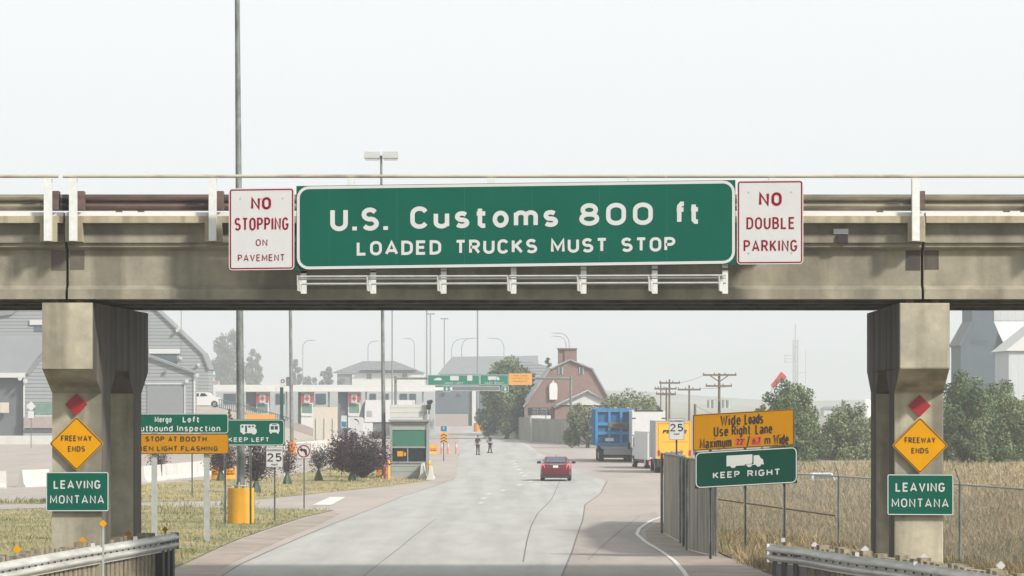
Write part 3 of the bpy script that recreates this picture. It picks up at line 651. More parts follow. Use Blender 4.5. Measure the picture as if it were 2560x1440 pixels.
# sign turned away behind the merge sign posts
t = thing('signpost', 'thin grey sign post standing on the lawn left of the yellow pole base', 'sign post', loc=tuple(gx(480, 169)))
MB().px(466, 494, 1095, 1125, 169, .02).build('sign_back', 'galv', t); post(t, 480, 1095, 1255, 169, .07, 'pole_grey')
t = thing('signpost', 'thin grey sign post standing beside the left pier', 'sign post', loc=tuple(gx(404, 205)))
MB().px(392, 416, 1100, 1130, 205, .02).build('sign_back', 'galv', t); post(t, 404, 1100, 1215, 205, .07, 'pole_grey')

# ------------------------------------------------------------ guard rails with timber posts and reflectors
def guard(name, label, pts, side):
    # pts: (x, y) from the far end towards the camera
    P = [Vector((x, y, 0)) for x, y in pts]; t = thing(name, label, 'guard rail', loc=(P[0].x, P[0].y, gz(P[0].y)))
    # smooth resample
    Q = []
    for i in range(len(P)-1):
        p0, p1, p2, p3 = P[max(i-1,0)], P[i], P[i+1], P[min(i+2, len(P)-1)]
        for k in range(16):
            s = k/16; Q.append(.5*((2*p1)+(p2-p0)*s+(2*p0-5*p1+4*p2-p3)*s*s+(3*p1-p0-3*p2+p3)*s**3))
    Q.append(P[-1]); N = len(Q); rings = []
    prof = [(p*1.0, q) for p, q in WP]; prof = prof+[(p-.008, q) for p, q in prof[::-1]]
    nrm = []
    for i in range(N):
        tt = (Q[min(i+1, N-1)]-Q[max(i-1, 0)]).normalized(); n = Vector((-tt.y, tt.x, 0))*side; nrm.append(n)
        rings.append([Q[i]+n*(p)+Vector((0,0,gz(Q[i].y)+.75+q*1.1)) for p, q in prof])
    MB().loft(rings).build('rail', 'guard_steel', t, True)
    # flared end shoe
    n = nrm[0]; e = Q[0]; dr_ = (Q[0]-Q[1]).normalized(); pr = [e+n*(.09*math.cos(a)-.02)+dr_*.12*math.sin(a) for a in [i*math.pi/6 for i in range(7)]]
    vs = [p+Vector((0,0,gz(e.y)+z)) for z in (.75, 1.13) for p in pr]; k = 7
    MB().add(vs+[v+Vector((0,0,.0))-n*.006 for v in vs], [(i, i+1, i+1+k, i+k) for i in range(6)]+[(2*k+i, 2*k+i+k, 2*k+i+1+k, 2*k+i+1) for i in range(6)]).build('end_shoe', 'guard_steel', t, fixn=False)
    # timbers
    L = [0]
    for i in range(1, N): L.append(L[-1]+(Q[i]-Q[i-1]).length)
    s = .35; j = 0; r = random.Random(3 if side > 0 else 4)
    def pos(s):
        for i in range(1, N):
            if L[i] >= s:
                f = (s-L[i-1])/(L[i]-L[i-1]); return Q[i-1].lerp(Q[i], f), nrm[i]
        return Q[-1], nrm[-1]
    while s < L[-1]-.3:
        p, n = pos(s); w = .125; u = Vector((n.y, -n.x, 0)); h = 1.17+r.uniform(-.05, .07); z0 = gz(p.y)-.15
        near = j < (3 if side > 0 else 3)
        c = p-n*(.16 if not near else .07)+Vector((0,0,z0)); T = Matrix.Translation(c) @ Matrix(((u.x, n.x, 0), (u.y, n.y, 0), (0, 0, 1))).to_4x4()
        MB().box(-w+.01, w-.01, -.11, .09, 0, h+.15-(.1 if near else 0), T).build('timber_post' if not near else 'steel_post', 'wood_post' if not near else 'black_paint', t)
        s += .34+r.uniform(-.03, .05) if not near else .55; j += 1
    mb = MB()
    s = .3
    while s < L[-1]:
        p, n = pos(s)
        for z in (.60, .74): 
            c = p+n*(.012)+Vector((0,0,gz(p.y)+.86+(.09 if z > .7 else 0))); mb.tube([c, c+n*.03], .017, 6)
        s += .48
    mb.build('bolts', 'black_paint', t)
    return t
guard('guard_rail_run', 'curved galvanised guard rail on timber posts at lower left', [(-7.54,76.9),(-7.72,75.2),(-8.2,71.7),(-8.65,68.6),(-9.03,65.6),(-9.36,62.7),(-9.72,59.5),(-10.4,54)], 1)
guard('guard_rail_run', 'curved galvanised guard rail on timber posts at lower right', [(5.32,70.7),(5.5,70),(5.85,68.9),(6.43,65.9),(7.28,62.8),(8.19,58.2),(9.1,53)], -1)
def delineator(px, py, d, r, m, label, group, longpost=False):
    t = thing('reflector', label, 'reflector', group, loc=tuple(gx(px, d)))
    pl = Plane(d); mb = MB(); pl.poly(mb, rdiamond(px, py, r, 2.5), 0, .01); mb.build('diamond', m, t)
    MB().box(at(px, py, d).x-.02, at(px, py, d).x+.02, d+.002, d+.012, gz(d), at(px, py, d).z).build('stake', 'galv', t)
for px, py, d, r, lab in ((43, 1373, 64.6, 11, 'orange diamond reflector nearest the left edge behind the rail'), (206, 1351, 69.5, 9.5, 'orange diamond reflector on a short stake in front of the left pier'), (321, 1335, 73.4, 9.5, 'dull orange diamond reflector behind the left rail near its end'), (413, 1324, 76.8, 8, 'brown orange diamond reflector above the left rail end')):
    delineator(px, py, d, r, 'sign_yellow' if 'dull' not in lab else 'sign_orange', lab, 'orange diamond reflectors behind the left rail')
delineator(258, 1309, 66.5, 10, 'sign_yellow', 'yellow diamond reflector on a tall pale stake in front of the left rail', 'orange diamond reflectors behind the left rail')
for px, py, d, r, lab in ((2037, 1363, 69.2, 9, 'small white diamond reflector right of the guard rail end'), (2163, 1374, 66.0, 10.5, 'white diamond reflector between the rail end and the right pier'), (2310, 1394, 63.1, 11, 'white diamond reflector directly below the right pier'), (2502, 1414, 59.4, 12, 'white diamond reflector nearest the lower right corner')):
    delineator(px, py, d, r, 'sign_white', lab, 'white diamond reflectors behind the right rail')
for px, py, d, lab in ((1958, 1350, 71.5, 'small grey reflector block by the sign post'), (2143, 1386, 65.1, 'small white reflector tab on the right rail'), (2289, 1409, 62.4, 'small white reflector tab on the right rail below the pier'), (232, 1363, 69, 'small white reflector tab on the left rail'), (338, 1346, 72.6, 'small pale reflector tab on the left rail near its end')):
    tag(MB().px(px-5, px+5, py-5, py+5, d, .03).build('reflector_tab', 'sign_white'), lab, 'reflector', 'reflector tabs on the rails')

# ------------------------------------------------------------ slatted enclosure and chain link fence
def slat_fence(name, label, pts, h, m='slat', pw=.09, gap=.012, jit=0.0, seed=1):
    t = thing(name, label, 'fence', loc=(pts[0][0], pts[0][1], gz(pts[0][1]))); r = random.Random(seed)
    for i in range(len(pts)-1):
        a, b = Vector((*pts[i], 0)), Vector((*pts[i+1], 0)); u = (b-a).normalized(); n = Vector((-u.y, u.x, 0)); Lg = (b-a).length; mb = MB(); s = 0
        while s < Lg-pw:
            p = a+u*(s+pw/2); z = gz(p.y); T = Matrix.Translation((p.x, p.y, z)) @ Matrix(((u.x, n.x, 0), (u.y, n.y, 0), (0, 0, 1))).to_4x4()
            q = r.uniform(-.004, .004)
            mb.box(-pw/2+gap/2, pw/2-gap/2, -.006+q, .006+q, .02, h+r.uniform(-jit, 0), T); s += pw
        mb.build('slats', m, t)
        za, zb_ = gz(a.y), gz(b.y)
        MB().tube([a+Vector((0,0,za+h+.02)), b+Vector((0,0,zb_+h+.02))], .028, 8).build('top_rail', 'pole_grey', t)
        k = max(1, round(Lg/3)); nn = n if n.y > 0 else -n
        for q in range(k+1):
            p = a+(b-a)*q/k; MB().cyl(p.x+nn.x*.06, p.y+nn.y*.06, gz(p.y), gz(p.y)+h+.06, .04, n=8).build('post', 'pole_grey', t)
    return t
c1 = gx(1785, 90); c2 = gx(1659, 108); c3 = (10.2, 208)
sf = slat_fence('slatted_fence', 'tall grey brown slatted fence bending beside the wide loads sign', [(c1.x, c1.y), (c1.x-.45, c1.y+4), ((c1.x+c2.x)/2-.12, (c1.y+c2.y)/2), (c2.x, c2.y), (c2.x+1.2, c2.y+12)], 2.48, jit=.02)
cf = thing('chain_link_fence', 'open chain link fence with bare posts in front of the dry field', 'fence', loc=(5.9, 106, 0))
FP = [gx(1788, 108), gx(2097, 94.5), gx(2400, 84.5), gx(2720, 76)]
mw = MB()
for i, p in enumerate(FP):
    q = MB().cyl(p.x, p.y, p.z-.1, p.z+2.05, .035, n=8); q.tube([(p.x, p.y, p.z+2.05), (p.x-.12, p.y-.02, p.z+2.4)], .02, 6)
    q.build('post', 'pole_grey', cf)
for i in range(3):
    a, b = FP[i], FP[i+1]
    MB().tube([a+Vector((0,0,2.02)), b+Vector((0,0,2.02))], .024, 8).build('top_rail', 'galv', cf)
MB().tube([FP[0]+Vector((0,0,1.08)), FP[1]+Vector((-.1,0,.93))], .022, 8).build('brace_rail', 'wood_pole', cf)
for i in range(3):
    a, b = FP[i], FP[i+1]; Lg = (b-a).length; H = 1.98; s = -H
    while s < Lg:
        for sg in (1, -1):
            s0, z0, s1, z1 = (s, 0, s+H, H) if sg > 0 else (s+H, 0, s, H)
            def cl(s0, z0, s1, z1):
                t0, t1 = 0, 1
                for lim, up in ((0, False), (Lg, True)):
                    d0, d1 = s0-lim, s1-lim
                    if (d0 > 0) == up and (d1 > 0) == up and d0 != 0: return None
                    if ((d0 > 0) == up) != ((d1 > 0) == up) and d0 != d1:
                        tt = d0/(d0-d1)
                        if (d0 > 0) == up: t0 = max(t0, tt)
                        else: t1 = min(t1, tt)
                return (t0, t1) if t1 > t0 else None
            c = cl(s0, z0, s1, z1)
            if c:
                f = lambda tt: a.lerp(b, (s0+(s1-s0)*tt)/Lg)+Vector((0,0,.03+z0+(z1-z0)*tt))
                mw.tube([f(c[0]), f(c[1])], .0022, 3, cap=False)
        s += .075
mw.build('wire_mesh', 'galv', cf, fixn=False)

# ------------------------------------------------------------ light poles
def pole(name, label, px, d, ztop, r0, r1, m='pole_grey', group='tall light poles', base=None, head=None, flange=False, pxt=None):
    p = gx(px, d); q = at(pxt, 0, d) if pxt else p
    t = thing(name, label, 'light pole', group, loc=tuple(p)); zb_ = p.z
    if base:
        bw, bh, bm = base; MB().cyl(p.x, d, p.z-.05, p.z+bh, bw/2, n=32).build('base', bm, t, True); zb_ = p.z+bh
    mb = MB().tube([(p.x, d, zb_+(.09 if flange else 0)), (q.x, d, ztop)], [r0, r1], 20); mb.build('shaft', m, t, True)
    if flange:
        mb = MB().cyl(p.x, d, zb_+.07, zb_+.11, r0*1.7, n=16)
        for k in range(6):
            a = k*math.pi/3+.3; mb.cyl(p.x+math.cos(a)*r0*1.5, d+math.sin(a)*r0*1.5, zb_, zb_+.2, .03, n=6)
        mb.build('flange', 'galv', t)
    if head:
        hw, hh, hd = head; 
        for s in (-1, 1):
            x0 = q.x+s*.08; x1 = q.x+s*hw/2; xa, xb = min(x0, x1), max(x0, x1)
            MB().prism([(xa, d-hd/2, ztop-hh*.2), (xb, d-hd/2, ztop-hh*.2), (xb, d-hd/2, ztop+hh), (xa, d-hd/2, ztop+hh)], (0, hd, 0)).prism([(xa+.08*hw/2, d-hd/2+.05, ztop-hh*.55), (xb-.08*hw/2, d-hd/2+.05, ztop-hh*.55), (xb-.02, d-hd/2+.05, ztop-hh*.21), (xa+.02, d-hd/2+.05, ztop-hh*.21)], (0, hd-.1, 0)).build('lamp_head', 'lamp_head', t)
        MB().box(q.x-.1, q.x+.1, d-.05, d+.05, ztop-.05, ztop+.1).build('bracket', m, t)
    return t
pole('light_pole', 'thick grey light pole on a big yellow round base', 602.5, 119, 18.2, .145, .085, base=(.92, 1.24, 'yellow_paint'), flange=True, pxt=593)
z = at(0, 393, 212).z
pole('light_pole', 'grey light pole with two flat lamp heads showing above the bridge', 960, 212, z, .14, .07, head=(2.1, .32, .7), pxt=953)
pole('light_pole', 'slim grey light pole on an orange base near the no turn sign', 729.5, 300, at(0, 600, 300).z, .17, .12, base=(.72, 1.15, 'orange_paint'), pxt=724)
pole('light_pole', 'very thin pale light pole right of the second pole', 980.5, 380, at(0, 610, 380).z, .09, .06, 'pole_far')
pole('light_pole', 'thin grey light pole on an orange base beside the metal clad hall', 1194, 520, at(0, 560, 520).z, .14, .08, 'pole_far', base=(1.2, 1.3, 'orange_paint'))
for px, pt, d, lab in ((1067, 772, 800, 'left pole of the far cluster with a lamp crown just under the bridge'), (1076, 785, 900, 'middle far pole with a lamp crown slightly lower than its left neighbour'), (1111, 797, 1000, 'right pole of the far cluster with the lowest lamp crown')):
    z = at(0, pt, d).z; t = pole('high_mast', lab, px, d, z, .24, .16, 'pole_far', group='far high mast poles')
    mb = MB()
    for k in range(8): a = k*math.pi/4; x = at(px, 0, d).x; mb.box(x+math.cos(a)*.9-.25, x+math.cos(a)*.9+.25, d+math.sin(a)*.9-.25, d+math.sin(a)*.9+.25, z-.15, z+.2)
    mb.build('lamp_crown', 'pole_far', t)
MB_ = MB
t = thing('antenna_mast', 'thin mast standing above the grey hall roof left', 'mast', loc=tuple(gx(453, 430)))
MB().tube([gx(453, 430), at(453, 690, 430)], .05, 6).build('shaft', 'pole_far', t)
def curved(px, pt, dirn, d, wpx, lab):
    x = at(px, 0, d).x; zt = at(0, pt, d).z; w = wpx/F*d*dirn; zg = gz(d)
    t = thing('curved_street_lamp', lab, 'street lamp', 'far curved street lamps', loc=(x, d, zg))
    r = abs(w)*.5; pts = [(x, d, zg), (x, d, zt-r*1.1)]+[(x+w*.5*(1-math.cos(a)), d, zt-r*1.1+r*1.1*math.sin(a)) for a in (R(20), R(40), R(60), R(75), R(90))]+[(x+w*.85, d, zt+.05)]
    MB().tube(pts, .13, 8).build('pole', 'pole_far', t, True)
    MB().box(min(x+w*.8, x+w), max(x+w*.8, x+w), d-.2, d+.2, zt-.1, zt+.15).build('lamp_head', 'lamp_head', t)
for px, pt, dn_, d, w_, lab in ((757, 851, 1, 1140, 34, 'faint curved lamp arching right beside the left slim pole'), (920, 853, 1, 1140, 30, 'faint curved lamp arching right behind the white house'), (1036, 846, -1, 1140, 30, 'faint curved lamp arching left between the far masts'), (1129, 847, 1, 1178, 50, 'curved lamp rising left over the grey roof'), (1154, 846, 1, 1064, 44, 'curved lamp second from left over the grey roof'), (1260, 846, -1, 1140, 42, 'curved lamp arching left at the right side of the grey roof'), (1415, 841, -1, 1064, 38, 'lower curved lamp behind the brick chimney'), (1423, 833, -1, 988, 46, 'higher curved lamp behind the brick chimney')):
    curved(px, pt, dn_, d, w_, lab)

# ------------------------------------------------------------ utility poles, radio mast, windsock
def upole(px, top, d, arms, lab, r=.16, extra=None):
    p = gx(px, d); t = thing('utility_pole', lab, 'utility pole', 'wooden utility poles', loc=tuple(p))
    MB().tube([p, at(px, top, d)], [r*.85, r*.6], 10).build('shaft', 'wood_pole', t, True)
    for x0, x1, y in arms:
        m = MB().px(x0, x1, y-2.2, y+2.2, d-.25, .12)
        for a in np.linspace(x0+2, x1-2, 4): m.cyl(at(a, y, d).x, d-.19, at(a, y-2, d).z, at(a, y-6, d).z, .05, n=6)
        m.build('cross_arm', 'wood_pole', t)
    if extra == 'braces':
        MB().bar(at(px-22, arms[0][2]+2, d-.1), at(px, arms[0][2]+17, d-.1), .1).bar(at(px+22, arms[0][2]+2, d-.1), at(px, arms[0][2]+17, d-.1), .1).build('brace', 'wood_pole', t)
        for x in (px-25, px-14, px+12, px+23): MB().cyl(at(x, 0, d).x, d-.3, at(0, 1020, d).z, at(0, 1000, d).z, .22, n=12).build('transformer', 'galv', t, True)
        MB().px(px-28, px+28, 998, 1001, d-.1, .1).build('platform', 'galv', t)
    return t
upole(1798, 933, 330, [(1757, 1841, 937.5), (1764, 1830, 965)], 'utility pole with wide crossarm and transformers above the orange sign', .19, 'braces')
upole(1723, 963, 380, [(1694, 1752, 974)], 'utility pole with one crossarm left of the transformer pole')
upole(1673.5, 948, 400, [(1648, 1700, 957.5), (1643, 1692, 972), (1650, 1690, 986)], 'utility pole with three crossarms behind the white truck')
upole(1652, 953, 430, [(1636, 1662, 972)], 'thin utility pole leftmost of the cluster', .12)
upole(1666, 968, 360, [(1640, 1690, 985)], 'short utility pole in front of the three armed pole', .14)
upole(1737.5, 1010, 300, [], 'short thick pole stub just left of the orange sign', .18)
mb = MB()
for ax, ay, bx, by in ((1737, 1014, 1798, 1040), (1652, 975, 1673, 972), (1700, 957, 1757, 940), (1752, 972, 1830, 965)):
    mb.tube([at(ax, ay, 340), at((ax+bx)/2, (ay+by)/2+2, 340), at(bx, by, 340)], .02, 4)
tag(mb.build('power_lines', 'black_paint'), 'thin dark wires strung between the utility poles', 'wire')
t = thing('radio_tower', 'tall lattice radio tower with whip antenna above the trees', 'tower', loc=tuple(gx(1988, 900)))
d = 900; x = at(1988, 0, d).x; w = .65; mb = MB(); zs = np.linspace(gz(d), at(0, 850, d).z, 34)
C = [(x-w, d-w), (x+w, d-w), (x, d+w)]
for i, (a, b) in enumerate(zip(zs, zs[1:])):
    for k in range(3):
        p, q = C[k], C[(k+1) % 3]; mb.bar((*p, a), (*p, b), .09); mb.bar((*p, a), (*q, b), .06) if i % 2 else mb.bar((*q, a), (*p, b), .06)
mb.build('lattice', 'pole_far', t)
MB().tube([(x, d, zs[-1]), (x, d, at(0, 809, d).z)], .07, 6).build('whip_antenna', 'pole_far', t)
mb = MB()
for y in (889, 897, 905): mb.bar(at(1962, y, d), at(1988, y, d), .07)
mb.bar(at(1962.5, 887, d), at(1962.5, 907, d), .12).bar(at(1990, 932, d), at(2014, 932, d), .07).bar(at(2014, 875, d), at(2014, 960, d), .07); mb.build('side_antenna', 'pole_far', t)
d = 430
t = thing('windsock', 'red and white windsock flying above the tree', 'windsock', loc=tuple(gx(1930, d)))
MB().tube([gx(1930, d), at(1930, 966, d)], .05, 6).build('mast', 'galv', t)
rg = []
for s, rr in ((0, 8), (.5, 12), (1, 17)):
    c = at(1930+30*s, 966-30*s, d); rg.append([c+Vector((math.cos(a)*rr*.03*.7, math.sin(a)*rr*.03, -math.cos(a)*rr*.03*.7)) for a in [k*math.pi/5 for k in range(10)]])
MB().loft(rg).build('sock', 'windsock_red', t, True)
# ------------------------------------------------------------ vehicles (local frame: x right, y forward, z up, origin at rear centre on the ground)
def wheel(x, y, r, w, t, rim='chrome'):
    wv = MB().tube([(x-w/2, y, r), (x-w/2+.03, y, r), (x+w/2-.03, y, r), (x+w/2, y, r)], [r-.03, r, r, r-.03], 20).build('wheel', 'tyre', t, True)
    MB().tube([(x-w/2-.005, y, r), (x+w/2+.005, y, r)], r*.58, 14).build('rim', rim, wv, True)
def ring_sec(y, hw, z0, z1, k=.12, n=3):
    P = []
    for cx, cz, a0 in ((hw-k, z1-k, 0), (-hw+k, z1-k, 90), (-hw+k, z0+k, 180), (hw-k, z0+k, 270)):
        for i in range(n+1):
            a = R(a0+90*i/n); P.append((cx+k*math.cos(a), y, cz+k*math.sin(a)))
    return P
def sedan(label, loc, rz, paint):
    t = thing('parked_car' if 'white' in label else 'car', label, 'car', loc=loc, rz=rz, world=False)
    secs = [ring_sec(0.0, .70, .42, .78, .1), ring_sec(.03, .80, .33, .96, .12), ring_sec(.25, .88, .26, 1.03, .14), ring_sec(.9, .905, .22, 1.04, .14), ring_sec(2.4, .91, .2, .99, .12), ring_sec(3.7, .90, .22, .92, .14), ring_sec(4.4, .85, .26, .80, .14), ring_sec(4.72, .70, .34, .64, .1)]
    b = MB().loft(secs).build('body', paint, t, True)
    def cab(y, w0, w1, z0, z1): return [(-w0, y, z0), (w0, y, z0), (w1, y, z1), (-w1, y, z1)]
    rings = [[(-.74, .72, 1.0), (.74, .72, 1.0), (.60, 1.42, 1.40), (-.60, 1.42, 1.40)], [(-.82, 1.1, .98), (.82, 1.1, .98), (.61, 1.6, 1.425), (-.61, 1.6, 1.425)], [(-.84, 2.6, .95), (.84, 2.6, .95), (.60, 2.45, 1.44), (-.60, 2.45, 1.44)], [(-.80, 3.3, .93), (.80, 3.3, .93), (.58, 2.7, 1.40), (-.58, 2.7, 1.40)]]
    MB().loft(rings).build('roof', paint, t)
    MB().prism([(-.60, .845, 1.085), (.60, .845, 1.085), (.50, 1.345, 1.385), (-.50, 1.345, 1.385)], (0, -.012, .015)).build('rear_window', 'glass_blue', t)
    for s in (-1, 1):
        MB().prism([(s*.805, 1.35, 1.06), (s*.815, 2.75, 1.04), (s*.645, 2.5, 1.37), (s*.655, 1.62, 1.36)], (s*.012, 0, .004)).build('side_window', 'glass_dark', t)
        MB().loft([[(s*.62, -.012, .74), (s*.86, .12, .74), (s*.85, .12, 1.0), (s*.68, .0, 1.0)], [(s*.62, .1, .74), (s*.88, .35, .74), (s*.87, .35, .99), (s*.68, .12, 1.0)]]).build('tail_light', 'tail_light', t)
        m = MB().loft([ring_sec(2.95, .12, .98, 1.13, .05, 2), ring_sec(3.05, .1, 1.0, 1.11, .045, 2)]); m.v = [(v[0]+s*1.04, v[1], v[2]) for v in m.v]; m.bar((s*.84, 3.0, 1.0), (s*1.0, 3.0, 1.03), .04).build('mirror', paint if s > 0 else 'black_paint', t)
        for y in (.95, 3.85): wheel(s*.80, y, .33, .22, t)
    MB().box(-.86, .86, .05, .5, .18, .36).build('bumper', 'black_paint', t)
    MB().box(-.36, .36, -.012, .03, .955, .985).build('trim_strip', 'chrome', t)
    MB().box(-.155, .155, -.016, .0, .79, .93).build('licence_plate', 'paper', t)
    MB().tube([(0, 1.6, 1.42), (0, 1.5, 1.56)], .014, 6).build('antenna', 'black_paint', t)
    MB().cyl(-.55, .1, .2, .24, .03, n=6).build('exhaust', 'chrome', t)
    return t
dcar = 203; p = gx(1389, dcar, .02); sedan('dark red sedan seen from behind on the light concrete lane', p, R(-1.5), 'car_red')
sedan('white car roof just showing behind the dry field', gx(2064, 205, -1.02), R(2), 'car_white')
# yellow box truck
t = thing('moving_truck', 'yellow rental box truck seen from behind beside the slatted fence', 'truck', loc=tuple(gx(1686, 226)), rz=R(1.2), world=False)
MB().box(-1.22, 1.18, 0, 6.2, .95, 3.42).build('cargo_box', 'truck_yellow', t)
MB().box(-1.24, 1.20, -.02, .06, 3.38, 3.46).box(-1.25, -1.17, -.015, 6.1, .95, 3.45).box(1.13, 1.21, -.015, .2, .95, 3.4).build('box_frame', 'truck_grey', t)
mb = MB(); mb.box(-1.06, 1.04, -.022, -.012, 3.26, 3.29).box(-1.06, -1.03, -.022, -.012, 1.05, 3.26).box(1.01, 1.04, -.022, -.012, 1.05, 3.26).build('rear_door_frame', 'orange_paint', t)
MB().box(-1.15, 1.12, -.1, .4, .42, .93).box(-1.0, 1.0, .3, 8, .5, .8).build('chassis', 'black_paint', t)
MB().box(-.72, -.42, -.12, -.1, .62, .78).build('licence_plate', 'paper', t)
for s in (-1, 1): MB().box(s*1.02-.07, s*1.02+.07, -.03, .0, 1.15, 1.5).build('tail_light', 'tail_red', t)
def local_text(parts, m, t, name, y=-.018):
    mb = MB()
    for txt, x0, z0, x1, z1, bold, *sh in parts:
        v, f = glyphs(txt, bold, 1.05); k = sh[0] if sh else 0
        mb.add([(x0+(x1-x0)*a+k*b, y, z0+(z1-z0)*b) for a, b in v], f)
    return mb.build(name, m, t, fixn=False)
local_text([('PENSKE', -.78, 2.62, .78, 2.86, .05, .06)], 'ink', t, 'lettering')
local_text([('Truck Rental', -.35, 2.42, .5, 2.54, .02), ('Household & Business Moving', -.80, 2.02, .86, 2.11, .02), ('1-800', -.5, 1.25, .1, 1.42, .02)], 'orange_paint', t, 'small_lettering')
MB().loft([ring_sec(6.35, 1.0, .7, 2.5, .1), ring_sec(7.3, 1.0, .6, 2.5, .12), ring_sec(8.0, .95, .55, 1.55, .12), ring_sec(8.6, .9, .5, 1.3, .12)]).build('cab', 'truck_yellow', t, True)
for s in (-1, 1):
    for y in (1.6, 7.6): wheel(s*.98, y, .42, .42 if y < 3 else .25, t)
# white box van seen at an angle, then a tall white trailer behind
def boxtruck(label, px, d, rz, L, W, H, h0, cabm):
    t = thing('box_truck', label, 'truck', loc=tuple(gx(px, d)), rz=R(rz), world=False)
    MB().box(-W/2, W/2, 0, L, h0, H).build('cargo_box', 'truck_white', t)
    MB().box(-W/2-.015, W/2+.015, -.02, .04, h0, h0+.08).box(-W/2-.015, W/2+.015, -.02, .04, H-.07, H+.02).build('box_frame', 'truck_grey', t)
    MB().box(-.015, .015, -.02, 0, h0+.1, H-.1).box(-W/2+.12, -W/2+.15, -.03, 0, h0+.1, H-.1).build('door_gear', 'truck_grey', t)
    MB().box(-W/2+.1, W/2-.1, -.05, L+1.9, .45, h0-.01).build('chassis', 'black_paint', t)
    for s in (-1, 1):
        MB().box(s*(W/2-.2)-.12, s*(W/2-.2)+.12, -.08, -.03, h0-.35, h0-.1).build('tail_light', 'tail_light', t)
        for y in (1.4, L+1.0): wheel(s*(W/2-.2), y, .42, .3, t)
    c = MB().loft([ring_sec(L+.1, W/2-.12, .6, 2.4, .12), ring_sec(L+1.2, W/2-.12, .55, 2.4, .2), ring_sec(L+1.9, W/2-.18, .5, 1.5, .2), ring_sec(L+2.6, W/2-.28, .5, 1.25, .2)]).build('cab', 'truck_white', t, True)
    for s in (-1, 1):
        MB().box(s*(W/2-.13)-.03, s*(W/2-.13)+.03, L+.4, L+1.25, 1.5, 2.1).build('side_window', 'glass_dark', t)
        MB().box(s*(W/2+.16)-.09, s*(W/2+.16)+.09, L+1.3, L+1.38, 1.3, 1.75).build('mirror', 'black_paint', t)
    return t
boxtruck('plain white box truck with its long side showing behind the yellow truck', 1656, 240, 7.5, 5.6, 2.1, 2.6, .62, 'truck_white')
t = thing('semi_trailer', 'tall white semi trailer rising behind the white box truck', 'trailer', loc=tuple(gx(1622, 262)), rz=R(.5), world=False)
MB().loft([ring_sec(0, 1.27, 1.15, 4.02, .05, 3), ring_sec(13, 1.27, 1.15, 4.02, .05, 3)]).build('trailer_box', 'truck_white', t)
MB().box(-1.1, 1.1, -.03, 0, 3.95, 4.05).box(-1.28, -1.0, -.04, 0, 3.4, 3.46).box(1.0, 1.28, -.04, 0, 3.4, 3.46).box(-1.28, -1.1, -.04, 0, 2.1, 2.15).build('trim_strip', 'black_paint', t)
MB().box(-1.1, 1.1, 0, 13, .9, 1.13).build('chassis', 'black_paint', t)
for s in (-1, 1):
    for y in (1.2, 2.5): wheel(s*.95, y, .5, .5, t)
MB().box(-1.2, 1.2, 13.5, 16.5, .8, 3.6).build('cab', 'truck_white', t)
# blue bin load on a flatbed
t = thing('flatbed_truck', 'ribbed blue steel bin on a flatbed with an oversize load banner', 'truck', loc=tuple(gx(1537, 268)), rz=R(.5), world=False)
X0, X1, Z0, Z1 = -1.5, 1.5, 1.25, 4.15
MB().box(X0, X1, .16, 7.5, Z0, Z1).build('bin', 'truck_blue', t)
mb = MB()
for x in (X0+.08, -.42, .5, X1-.1): mb.box(x-.1, x+.1, -.08, .158, Z0+.002, Z1-.003)
for z in (Z0+.1, Z0+.98, Z0+1.7, Z1-.15): mb.box(X0+.002, X1-.002, -.05, .156, z-.12, z+.12)
for y in np.arange(.6, 7.4, 1.3): mb.box(X0-.1, X0-.002, y-.08, y+.08, Z0, Z1)
mb.build('rib', 'truck_blue_rib_lit', t)
MB().box(-.05, .15, .1, .3, Z1, Z1+.15).build('beacon', 'sign_yellow', t); MB().box(.95, 1.15, .1, .3, Z1, Z1+.12).build('beacon', 'orange_paint', t)
T = Matrix.Translation((.52, -.1, Z0+1.55)) @ Matrix.Rotation(R(5), 4, 'Y')
ban = MB().box(-.98, .98, -.03, 0, -.2, .2, T).build('banner', 'banner', t)
mb = MB(); v, f = glyphs('OVERSIZE LOAD', .03, 1.05); mb.add([T @ Vector((-.75+1.7*a, -.035, -.12+.24*b)) for a, b in v], f); mb.build('lettering', 'ink', ban, fixn=False)
MB().box(-.75, -.1, -.1, -.08, Z0+.35, Z0+.6).build('licence_plate', 'paper', t)
MB().box(-.85, 1.3, -.35, 7.6, .95, 1.2).box(-.85, 1.3, -.38, -.2, .55, .95).box(-.8, 1.25, -.42, -.36, 1.0, 1.15).build('flatbed', 'truck_grey', t)
MB().box(-.85, 1.3, -.3, 7.0, .3, .54).build('chassis', 'black_paint', t)
for s in (-1.05, 1.15):
    for y in (.7, 2.0, 6.5): wheel(s, y, .48, .4, t)
MB().loft([ring_sec(8, 1.1, .7, 2.9, .1), ring_sec(9.8, 1.1, .6, 2.9, .2), ring_sec(10.6, 1, .6, 1.7, .2)]).build('cab', 'truck_blue', t, True)
# truck waiting behind the inspection booth
t = thing('semi_truck', 'pale grey semi truck trailer behind the inspection booth', 'truck', loc=tuple(gx(914, 425)))
d = 425
MB().pprism([(914,1000),(1030,1000),(1030,1055),(911,1055),(912,1020)], d, 14).build('trailer_box', 'truck_white', t)
MB().pprism([(913.5,1002),(913.5,1052),(896,1050),(900,1030),(906,1012)], d+.3, 2.2).build('wind_fairing', 'glass_blue', t)
MB().px(917, 930, 1027, 1041, d-.05, .05).build('access_door', 'truck_grey', t)
MB().px(905, 1030, 1056, 1070, d+.2, 2.4).build('chassis', 'siding_dark', t)
MB().pprism([(872,1078),(872,1054),(880,1046),(896,1042),(932,1052),(932,1078)], d+.1, 2.3).build('cab', 'truck_white', t)
for x in (885, 940, 955, 1010): MB().tube([(at(x,0,d).x, d-.1, gz(d)+.5), (at(x,0,d).x, d+.4, gz(d)+.5)], .5, 14).build('wheel', 'tyre', t)
